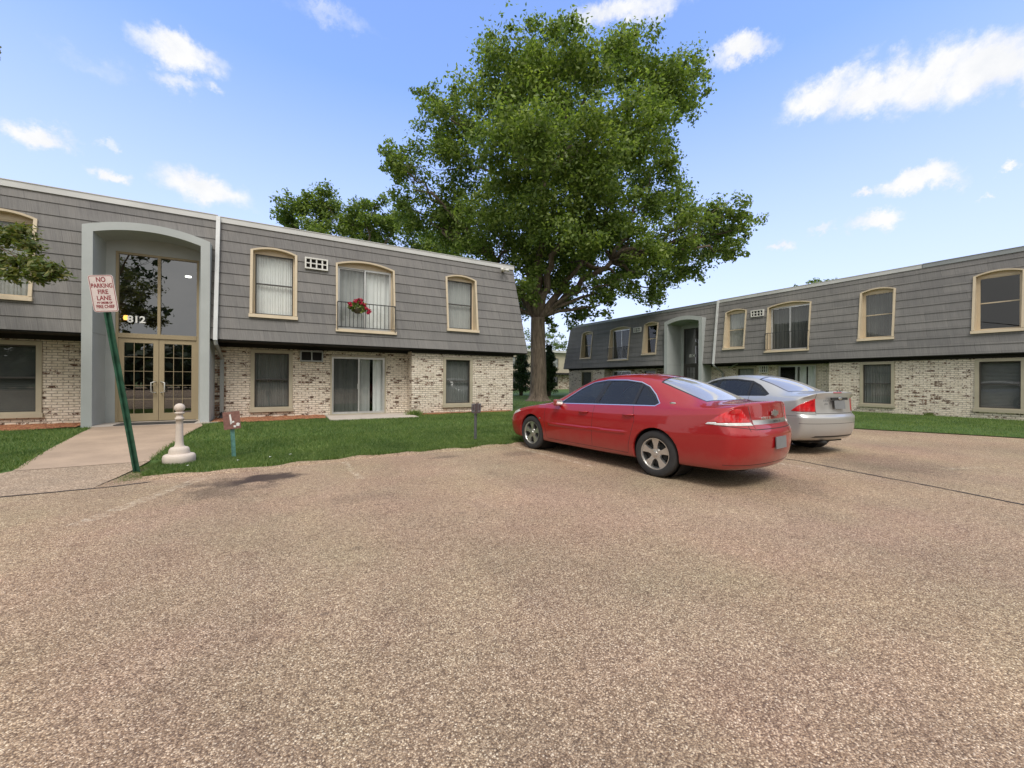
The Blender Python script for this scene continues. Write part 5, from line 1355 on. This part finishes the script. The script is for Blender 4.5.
        for hx, hy, hz in P['handles']:
            m = MB(); L = 0.10
            m.tube([(hx - L, sg * (hy + 0.0), hz + .006), (hx - L * .8, sg * (hy + 0.026), hz + 0.004), (hx, sg * (hy + 0.034), hz), (hx + L * .8, sg * (hy + 0.026), hz - 0.004), (hx + L, sg * hy, hz - 0.006)], [0.010, 0.015, 0.016, 0.015, 0.010], 8)
            m.build('door_handle', MAT[P['paint']], root, smooth=True)
            m = MB(); m.lathe([(0.0, 0.003), (0.038, 0.001), (0.042, -0.004)], (hx, 0, hz), 16, axis='y')
    # number plate and exhaust
    px, pz, pw, ph, tilt = P['plate']
    m = MB(); m.box(-0.006, 0.006, -pw / 2, pw / 2, -ph / 2, ph / 2); o = m.build('number_plate', MAT['plate_grey'], root); o.location = (px, 0, pz); o.rotation_euler = (0, tilt, 0)
    m = MB(); m.tube([(-Lr + 0.55, P['exh'], 0.24), (-Lr + P.get('exl', 0.07), P['exh'], 0.235)], 0.032, 12); m.tube([(-Lr + 0.75, P['exh'] - .05, 0.27), (-Lr + 0.35, P['exh'], 0.27)], 0.09, 12)
    m.build('exhaust', MAT['wheel_dark'], root, smooth=True)
    return root
IMP = dict(lift=0.045, paint='paint_red', wb=2.807, Lf=2.43, Lr=2.65, rx=0.21, W0=0.862, wr=0.338, arch=0.372, track=0.795, ww=0.215, spokes=5, rc=0.955,
    stations=[  # x, width taper, z belt, y1,z1, y2,z2, z centre, dx
        (2.10, 0.90, 0.72, .62, .735, .33, .745, .75, (.20, .27, .29)),
        (1.90, 0.95, .81, .62, .825, .33, .845, .85),
        (1.50, .985, .875, .64, .905, .34, .93, .94),
        (1.15, 1.0, .915, .67, .955, .34, .985, .99, (0, .03, .05)),
        (0.92, 1.0, .935, .70, .985, .36, 1.015, 1.02, (0, .12, .17)),
        (0.55, 1.0, .950, .655, 1.17, .36, 1.205, 1.215, (0, .06, .10)),
        (0.12, 1.0, .960, .60, 1.375, .36, 1.405, 1.415, (0, .04, .06)),
        (-0.28, 1.0, .970, .585, 1.435, .34, 1.468, 1.478),
        (-0.72, 1.0, .985, .58, 1.445, .34, 1.485, 1.495),
        (-1.12, 1.0, 1.00, .58, 1.405, .34, 1.455, 1.468),
        (-1.48, 1.0, 1.015, .60, 1.30, .35, 1.365, 1.385, (0, -.02, -.03)),
        (-1.82, .99, 1.03, .64, 1.175, .36, 1.225, 1.245, (0, -.03, -.04)),
        (-2.08, .975, 1.045, .67, 1.09, .37, 1.115, 1.122, (0, -.02, -.03)),
        (-2.26, .955, 1.055, .68, 1.10, .36, 1.125, 1.13),
        (-2.43, .925, 1.055, .64, 1.115, .34, 1.135, 1.142, (-.045, -.105, -.13))],
    rows=[(.902, 2.42, 2.575, .66, .86, .985, 0), (.918, 2.44, 2.585, .62, .78, .865, 0), (.925, 2.455, 2.62, .55, .68, .80, 0), (.932, 2.46, 2.66, .48, .58, .72, 0), (.922, 2.45, 2.66, .36, .42, .50, 0), (.90, 2.41, 2.61, .25, .26, .32, 0), (.86, 2.33, 2.56, .20, .20, .25, 0), (.70, 2.2, 2.42, .20, .20, .25, 0)],
    belt_crease=0.35, tail_crease=0.75, row_crease={3: 0.35, 4: 0.35}, zb=0.97, zdeck=0.98,
    dlo=[[(0.62, 0.985), (-1.36, 1.045), (-1.41, 1.075), (-1.30, 1.18), (-1.15, 1.285), (-0.98, 1.345), (-0.70, 1.375), (-0.3, 1.375), (0.0, 1.335), (0.25, 1.23), (0.50, 1.08)]],
    dlo_trim=[(0.014, 2), (0.002, 1)],
    glasses=[([(0.60, 0.998), (-0.19, 1.012), (-0.29, 1.36), (0.0, 1.322), (0.27, 1.205), (0.50, 1.07)], 'privacy_glass'), ([(-0.28, 1.016), (-0.965, 1.035), (-0.99, 1.33), (-0.70, 1.362), (-0.385, 1.362)], 'privacy_glass'),
             ([(-1.02, 1.038), (-1.34, 1.050), (-1.385, 1.078), (-1.28, 1.165), (-1.14, 1.262), (-1.04, 1.31)], 'privacy_glass')],
    gaps=[[(0.98, 0.90), (0.99, 0.60), (0.93, 0.30)], [(-0.23, 0.985), (-0.22, 0.30)], [(-1.00, 1.02), (-1.06, 0.80), (-1.01, 0.60), (-0.96, 0.42), (-0.95, 0.30)], [(0.93, 0.285), (-0.95, 0.285)]],
    side_marks=[([(0.85, 0.555), (-0.88, 0.580), (-0.88, 0.612), (0.85, 0.587)], 0)],
    tail_side=[(-2.12, 0.845), (-2.28, 0.955), (-2.40, 1.045), (-2.80, 1.045), (-2.80, 0.845), (-2.60, 0.835)], tl_edge=(.42, .72), tl_split=0.872,
    head_side=[(1.80, 0.755), (2.0, 0.79), (2.30, 0.72), (2.5, 0.66), (2.5, 0.60), (2.2, 0.63)],
    wind=[(0.98, 0.60), (1.10, 0.30), (1.13, 0), (1.10, -0.30), (0.98, -0.60), (0.20, -0.53), (0.245, -0.25), (0.245, 0.25), (0.20, 0.53)][:5] + [(0.20, -0.53), (0.20, 0.53)],
    back=[(-1.30, 0.53), (-1.28, 0.2), (-1.28, -0.2), (-1.30, -0.53), (-2.0, -0.60), (-2.08, -0.3), (-2.10, 0), (-2.08, 0.3), (-2.0, 0.60)],
    top_gaps=[[(-2.12, 0.63), (-2.56, 0.60)], [(-2.12, -0.63), (-2.56, -0.60)], [(-2.15, 0.63), (-2.17, 0), (-2.15, -0.63)], [(1.12, 0.70), (2.2, 0.60)], [(1.12, -0.70), (2.2, -0.60)]],
    rear_polys=[([(-.50, .845), (.50, .845), (.50, .905), (-.50, .905)], 2), (thin((.50, .80), (.55, 1.08), .009), 3), (thin((-.50, .80), (-.55, 1.08), .009), 3), (thin((-.50, .785), (.50, .785), .010), 3), (thin((.50, .785), (.90, .835), .008), 3), (thin((-.50, .785), (-.90, .835), .008), 3), ([(-.30, .68), (.30, .68), (.24, .47), (-.24, .47)], 0), (thin((-.90, .335), (.90, .335), .008), 3)],
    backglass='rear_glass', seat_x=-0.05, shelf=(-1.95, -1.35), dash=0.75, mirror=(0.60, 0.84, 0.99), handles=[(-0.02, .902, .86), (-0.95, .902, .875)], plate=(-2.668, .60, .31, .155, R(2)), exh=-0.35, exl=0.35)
red = car('parked_car', 'bright red four-door sedan parked nose to the grass', (0, 0, 0), 0, IMP)
red.location = (5.416, 5.581, 0); red.rotation_euler = (0, 0, math.pi / 2 + 0.11); red.scale = (1.03, 1, 1)
# trunk emblem (cross-like badge), model lettering, pillar badge
m = MB(); s = 0.001
pts = [(-.075, -.022), (-.028, -.022), (-.024, -.036), (.030, -.036), (.032, -.022), (.080, -.022), (.070, .020), (.026, .020), (.022, .034), (-.030, .034), (-.034, .020), (-.085, .020)]
m.prism(pts, 0, -0.004, 0.004); o = m.build('trunk_badge', MAT['chrome'], red); o.location = (-2.592, 0, 0.985); o.rotation_euler = (0, R(8), 0); o.scale = (1.2, 1.25, 1.25)
t = text_mesh('trunk_lettering', 'IMPALA  LS', 0.055, MAT['chrome'], red, 0.002); t.location = (-2.598, 0.28, 0.925); t.rotation_euler = (R(90), 0, R(-90))
t = text_mesh('chrome_bar_lettering', 'I M P A L A', 0.045, MAT['black_trim'], red, 0.001); t.location = (-2.612, 0.0, 0.875); t.rotation_euler = (R(90), 0, R(-90))
for sg in (1, -1):
    m = MB(); m.lathe([(0, 0.006), (0.028, 0.004), (0.032, 0)], (0, 0, 0), 18, axis='y'); o = m.build('pillar_badge', MAT['chrome'], red); o.location = (-1.62, sg * 0.80, 1.085); o.scale = (1.5, sg * 1, 0.55)
m = MB(); m.lathe([(0.0, 0.004), (0.022, 0.003), (0.026, 0.0)], (0, 0, 0), 14, axis='y'); 
m = MB(); m.box(-0.02, 0.02, 0, 0.006, -0.012, 0.012); o = m.build('fender_badge', MAT['chrome'], red); o.location = (1.12, 0.925, 0.66)
FOC = dict(paint='paint_silver', wb=2.615, Lf=2.15, Lr=2.22, W0=0.80, wr=0.31, arch=0.345, track=0.745, ww=0.195, spokes=5, rc=0.94,
    stations=[
        (1.86, 0.88, 0.74, .58, .755, .30, .765, .77, (.17, .24, .26)),
        (1.65, 0.94, .83, .58, .845, .31, .86, .865),
        (1.35, .98, .89, .60, .92, .32, .95, .955),
        (1.08, 1.0, .93, .62, .98, .32, 1.005, 1.01, (0, .03, .05)),
        (0.90, 1.0, .945, .66, 1.01, .34, 1.04, 1.045, (0, .12, .16)),
        (0.55, 1.0, .960, .60, 1.20, .34, 1.235, 1.245, (0, .06, .09)),
        (0.20, 1.0, .965, .55, 1.36, .33, 1.39, 1.40, (0, .03, .05)),
        (-0.15, 1.0, .975, .535, 1.425, .31, 1.452, 1.46),
        (-0.52, 1.0, .99, .53, 1.435, .31, 1.468, 1.476),
        (-0.88, 1.0, 1.01, .53, 1.405, .31, 1.445, 1.456),
        (-1.18, 1.0, 1.03, .55, 1.32, .32, 1.375, 1.39, (0, -.02, -.03)),
        (-1.48, .99, 1.05, .585, 1.20, .33, 1.25, 1.27, (0, -.03, -.04)),
        (-1.72, .97, 1.045, .61, 1.095, .34, 1.11, 1.115, (0, -.02, -.03)),
        (-1.92, .94, 1.055, .61, 1.11, .33, 1.128, 1.133),
        (-2.06, .90, 1.055, .57, 1.125, .31, 1.145, 1.15, (-.07, -.10, -.11))],
    rows=[(.835, 2.14, 2.165, .68, .88, 1.01, 0), (.848, 2.16, 2.17, .62, .79, .86, 0), (.853, 2.17, 2.185, .55, .70, .74, 0), (.855, 2.18, 2.235, .48, .60, .69, 0), (.845, 2.17, 2.235, .36, .42, .46, 0), (.825, 2.13, 2.18, .25, .26, .31, 0), (.79, 2.06, 2.10, .20, .20, .26, 0), (.65, 1.95, 1.95, .20, .20, .26, 0)],
    belt_crease=0.35, tail_crease=0.7, row_crease={3: 0.6, 4: 0.5}, zb=0.98, zdeck=1.0,
    dlo=[[(0.62, 1.0), (-1.32, 1.06), (-1.36, 1.085), (-1.10, 1.25), (-0.90, 1.33), (-0.52, 1.372), (-0.15, 1.368), (0.08, 1.325), (0.30, 1.225), (0.52, 1.09)]],
    dlo_trim=[(0.012, 1), (0.0, 1)],
    glasses=[([(0.58, 1.015), (-0.08, 1.03), (-0.04, 1.35), (0.08, 1.308), (0.29, 1.21), (0.5, 1.08)], 'privacy_glass'), ([(-0.17, 1.033), (-0.92, 1.055), (-0.88, 1.318), (-0.52, 1.357), (-0.14, 1.352)], 'privacy_glass'), ([(-0.97, 1.058), (-1.31, 1.069), (-1.335, 1.087), (-1.09, 1.237), (-0.94, 1.30)], 'privacy_glass')],
    gaps=[[(0.95, 0.92), (0.96, 0.60), (0.88, 0.30)], [(-0.12, 1.0), (-0.12, 0.30)], [(-0.98, 1.04), (-0.99, 0.80), (-0.88, 0.45), (-0.87, 0.30)], [(-1.62, 0.70), (-2.0, 0.715)]],
    side_marks=[],
    tail_side=[(-1.84, 0.80), (-2.02, 0.96), (-2.13, 1.06), (-2.35, 1.06), (-2.35, 0.79), (-2.0, 0.79)], tl_edge=(.545, .525), tl_split=0.0,
    head_side=[(1.55, 0.78), (1.75, 0.82), (2.05, 0.74), (2.3, 0.68), (2.3, 0.62), (1.95, 0.66)],
    wind=[(0.98, 0.55), (1.08, 0.28), (1.10, 0), (1.08, -0.28), (0.98, -0.55), (0.28, -0.48), (0.28, 0.48)],
    back=[(-1.02, 0.48), (-1.0, 0.2), (-1.0, -0.2), (-1.02, -0.48), (-1.63, -0.545), (-1.70, -0.28), (-1.715, 0), (-1.70, 0.28), (-1.63, 0.545)],
    top_gaps=[[(-1.78, 0.56), (-2.12, 0.545)], [(-1.78, -0.56), (-2.12, -0.545)], [(-1.80, 0.56), (-1.82, 0), (-1.80, -0.56)]],
    rear_polys=[(thin((.535, .755), (.535, 1.13), .009), 3), (thin((-.535, .755), (-.535, 1.13), .009), 3), (thin((-.535, .755), (.535, .755), .009), 3), (thin((-.84, .58), (.84, .58), .007), 3), ([(-.62, .33), (.62, .33), (.55, .36), (-.55, .36)], 1), (thin((.535, .74), (.84, .755), .007), 3), (thin((-.535, .74), (-.84, .755), .007), 3), ([(-.27, 1.04), (.27, 1.04), (.20, .835), (-.20, .835)], 0)],
    seat_x=0.0, shelf=(-1.6, -1.1), dash=0.72, mirror=(0.60, 0.78, 1.0), handles=[(-0.0, .835, .87), (-0.78, .835, .885)], plate=(-2.205, .915, .31, .155, R(6)), exh=0.30)
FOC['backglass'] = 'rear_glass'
sil = car('parked_car', 'silver sedan parked beyond the red car, only its rear half showing', (0, 0, 0), 0, FOC)
sil.location = (9.50, 5.82, 0.0); sil.rotation_euler = (0, 0, math.pi / 2 - 0.12); sil.scale = (1.03, 1.03, 1.065)
m = MB(); m.box(-0.012, 0.012, -.24, .24, -.022, .022); o = m.build('plate_recess_bar', MAT['black_trim'], sil); o.location = (-2.195, 0, 1.02); o.rotation_euler = (0, R(6), 0)
m = MB(); m.lathe([(0, .006), (.03, .004), (.034, 0)], (0, 0, 0), 18, axis='x'); o = m.build('trunk_badge', MAT['chrome'], sil); o.location = (-2.215, 0, 1.025); o.scale = (-1, 1.7, .7)
m = MB(); m.box(-0.008, 0.008, -.12, .12, -.008, .008); o = m.build('brake_light', MAT['lens_red'], sil); o.location = (-2.165, 0, 1.13)
for txt, z in (('FOCUS', .99), ('ZX4', .93)):
    t = text_mesh('trunk_lettering', txt, 0.05, MAT['plate_grey'], sil, 0.002); t.location = (-2.20, 0.40, z); t.rotation_euler = (R(90), 0, R(-90))
# ================================================================ SKY, SUN, CAMERA
world = bpy.data.worlds.new('World'); SC.world = world; world.use_nodes = True
wt = world.node_tree; bg = wt.nodes['Background']
class WN(NT):
    def __init__(s): s.t = wt
W = WN()
sky = wt.nodes.new('ShaderNodeTexSky'); sky.sky_type = 'NISHITA'; sky.sun_disc = False
SUN_EL, SUN_AZ = 56, 205      # degrees; azimuth clockwise from +Y
sky.sun_elevation = R(SUN_EL); sky.sun_rotation = R(SUN_AZ); sky.air_density = 1.0; sky.dust_density = 1.0; sky.ozone_density = 2.0
tc = wt.nodes.new('ShaderNodeTexCoord'); sp = wt.nodes.new('ShaderNodeSeparateXYZ'); wt.links.new(tc.outputs['Generated'], sp.inputs[0])
az = W.math('ARCTAN2', sp.outputs[0], sp.outputs[1]); el = W.math('ARCSINE', sp.outputs[2])
cb = wt.nodes.new('ShaderNodeCombineXYZ'); wt.links.new(az, cb.inputs[0]); wt.links.new(el, cb.inputs[1])
nz = W.noise(tc.outputs['Generated'], 9.0, 8, 0.68, col=True)
sub = wt.nodes.new('ShaderNodeVectorMath'); sub.operation = 'SUBTRACT'; wt.links.new(nz, sub.inputs[0]); sub.inputs[1].default_value = (0.5, 0.5, 0.5)
sc_ = wt.nodes.new('ShaderNodeVectorMath'); sc_.operation = 'SCALE'; wt.links.new(sub.outputs[0], sc_.inputs[0]); sc_.inputs['Scale'].default_value = 0.13
ad = wt.nodes.new('ShaderNodeVectorMath'); ad.operation = 'ADD'; wt.links.new(cb.outputs[0], ad.inputs[0]); wt.links.new(sc_.outputs[0], ad.inputs[1])
PV = ad.outputs[0]
def azel(px, py):
    r = Vector(ray(px, py)).normalized(); return math.atan2(r.x, r.y), math.asin(r.z)
blobs = [(38, 128, 38, 17, 1), (107, 173, 24, 9, 1), (205, 190, 50, 18, 1), (178, 55, 48, 20, .9), (182, 84, 36, 12, .55), (825, 92, 50, 22, .95), (880, 88, 62, 26, 1), (935, 78, 60, 30, 1), (985, 74, 75, 36, 1), (1040, 70, 60, 38, 1),
         (915, 183, 42, 13, 1), (868, 193, 14, 7, .9), (873, 225, 34, 13, 1), (998, 168, 13, 5, .7), (818, 231, 17, 5, .6), (780, 243, 15, 6, .7), (745, 50, 44, 16, .9), (862, 55, 22, 12, .4), (975, 198, 10, 4, .5), (330, 12, 50, 14, .4), (620, 10, 90, 20, .8), (100, 60, 60, 14, .25), (215, 98, 12, 8, .5), (100, 136, 14, 5, .5)]
acc = None
for (px, py, rx, ry, a) in blobs:
    A0, E0 = azel(px, py); A1, _ = azel(px + rx, py); _, E1 = azel(px, py - ry)
    s1 = wt.nodes.new('ShaderNodeVectorMath'); s1.operation = 'SUBTRACT'; wt.links.new(PV, s1.inputs[0]); s1.inputs[1].default_value = (A0, E0, 0)
    s2 = wt.nodes.new('ShaderNodeVectorMath'); s2.operation = 'MULTIPLY'; wt.links.new(s1.outputs[0], s2.inputs[0]); s2.inputs[1].default_value = (1 / abs(A1 - A0), 1 / abs(E1 - E0), 0)
    ln = wt.nodes.new('ShaderNodeVectorMath'); ln.operation = 'LENGTH'; wt.links.new(s2.outputs[0], ln.inputs[0])
    v = W.math('MULTIPLY', W.math('SUBTRACT', 1.25, ln.outputs['Value'], clamp=True), a)
    acc = v if acc is None else W.math('MAXIMUM', acc, v)
fine = W.noise(tc.outputs['Generated'], 26.0, 10, 0.7)
dens = W.math('ADD', acc, W.math('MULTIPLY', W.math('SUBTRACT', fine, 0.5), 0.55))
mr = wt.nodes.new('ShaderNodeMapRange'); mr.interpolation_type = 'SMOOTHSTEP'; wt.links.new(dens, mr.inputs[0]); mr.inputs[1].default_value = 0.08; mr.inputs[2].default_value = 0.90
cl = W.math('MULTIPLY', mr.outputs[0], W.math('GREATER_THAN', acc, 0.001))
# overcast half of the sky behind the viewer
back = W.ramp(W.math('ADD', W.math('MULTIPLY', sp.outputs[0], 0.49), W.math('MULTIPLY', sp.outputs[1], 0.87)), [(0.0, (0, 0, 0)), (1.0, (1, 1, 1))])
bk = wt.nodes.new('ShaderNodeMapRange'); bk.interpolation_type = 'SMOOTHSTEP'
dd = W.math('ADD', W.math('MULTIPLY', sp.outputs[0], 0.49), W.math('MULTIPLY', sp.outputs[1], 0.87)); wt.links.new(dd, bk.inputs[0]); bk.inputs[1].default_value = 0.30; bk.inputs[2].default_value = -0.15
ov = W.ramp(W.noise(tc.outputs['Generated'], 2.2, 6, 0.6), [(0.3, (0.62, 0.65, 0.70)), (0.7, (1.0, 1.0, 1.0))])
CL_W = 6.0; OV_W = 7.2
skyc = W.mix(1.0, sky.outputs[0], (1.92, 1.97, 2.35), 'MULTIPLY')
# bright hazy air low over the horizon
hz = wt.nodes.new('ShaderNodeMapRange'); wt.links.new(el, hz.inputs[0]); hz.inputs[1].default_value = 0.0; hz.inputs[2].default_value = 0.62; hz.inputs[3].default_value = 0.92; hz.inputs[4].default_value = 0.0
skyc = W.mix(hz.outputs[0], skyc, (4.6, 4.65, 5.75))
ovc = W.mix(1.0, ov, (OV_W, OV_W * 0.985, OV_W * 0.95), 'MULTIPLY')
skyc = W.mix(bk.outputs[0], skyc, ovc)
# bright sheet added overhead, unseen, to neutralise light and whiten reflections
oh = wt.nodes.new('ShaderNodeMapRange'); oh.interpolation_type = 'SMOOTHSTEP'; wt.links.new(W.math('ADD', el, W.math('MULTIPLY', W.math('SUBTRACT', fine, 0.5), 0.3)), oh.inputs[0]); oh.inputs[1].default_value = 0.86; oh.inputs[2].default_value = 1.15; oh.inputs[4].default_value = 0.85
skyc = W.mix(oh.outputs[0], skyc, ovc)
shade = W.mix(1.0, W.ramp(mr.outputs[0], [(0.0, (0.90, 0.93, 0.98)), (1.0, (1, 1, 1))]), W.ramp(W.noise(tc.outputs['Generated'], 13.0, 6, 0.6), [(0.35, (0.88, 0.90, 0.94)), (0.6, (1, 1, 1))]), 'MULTIPLY')
clc = W.mix(1.0, shade, (CL_W, CL_W, CL_W), 'MULTIPLY')
out = W.mix(cl, skyc, clc)
wt.links.new(out, bg.inputs[0]); bg.inputs[1].default_value = 0.12
ld = bpy.data.lights.new('sun', 'SUN'); ld.energy = 1.8; ld.angle = R(25); ld.color = (1.0, 0.95, 0.88)
lo = bpy.data.objects.new('sun', ld); COL.objects.link(lo)
a, e = R(SUN_AZ), R(SUN_EL); sd = Vector((math.sin(a) * math.cos(e), math.cos(a) * math.cos(e), math.sin(e)))
lo.rotation_euler = sd.to_track_quat('Z', 'Y').to_euler(); lo.location = sd * 40
cam = bpy.data.cameras.new('camera'); co = bpy.data.objects.new('camera', cam); COL.objects.link(co); SC.camera = co
cam.sensor_width = 36; cam.lens = F_PX / 1024 * 36; cam.shift_y = -3.0 / 1024; cam.clip_start = 0.05; cam.clip_end = 3000
co.matrix_world = Matrix.Translation((0, 0, CAMH)) @ Matrix.Rotation(-YAW, 4, 'Z') @ Matrix.Rotation(math.pi / 2, 4, 'X') @ Matrix.Rotation(0.0061, 4, 'Z')
SC.view_settings.view_transform = 'Standard'; SC.view_settings.look = 'None'; SC.view_settings.gamma = 1; SC.view_settings.use_curve_mapping = False
SC.view_settings.exposure = 0.5
SC.render.engine = 'CYCLES'; SC.cycles.max_bounces = 8; SC.cycles.transparent_max_bounces = 16; SC.cycles.use_denoising = True
SC.cycles.caustics_reflective = False; SC.cycles.caustics_refractive = False
bpy.context.view_layer.update()
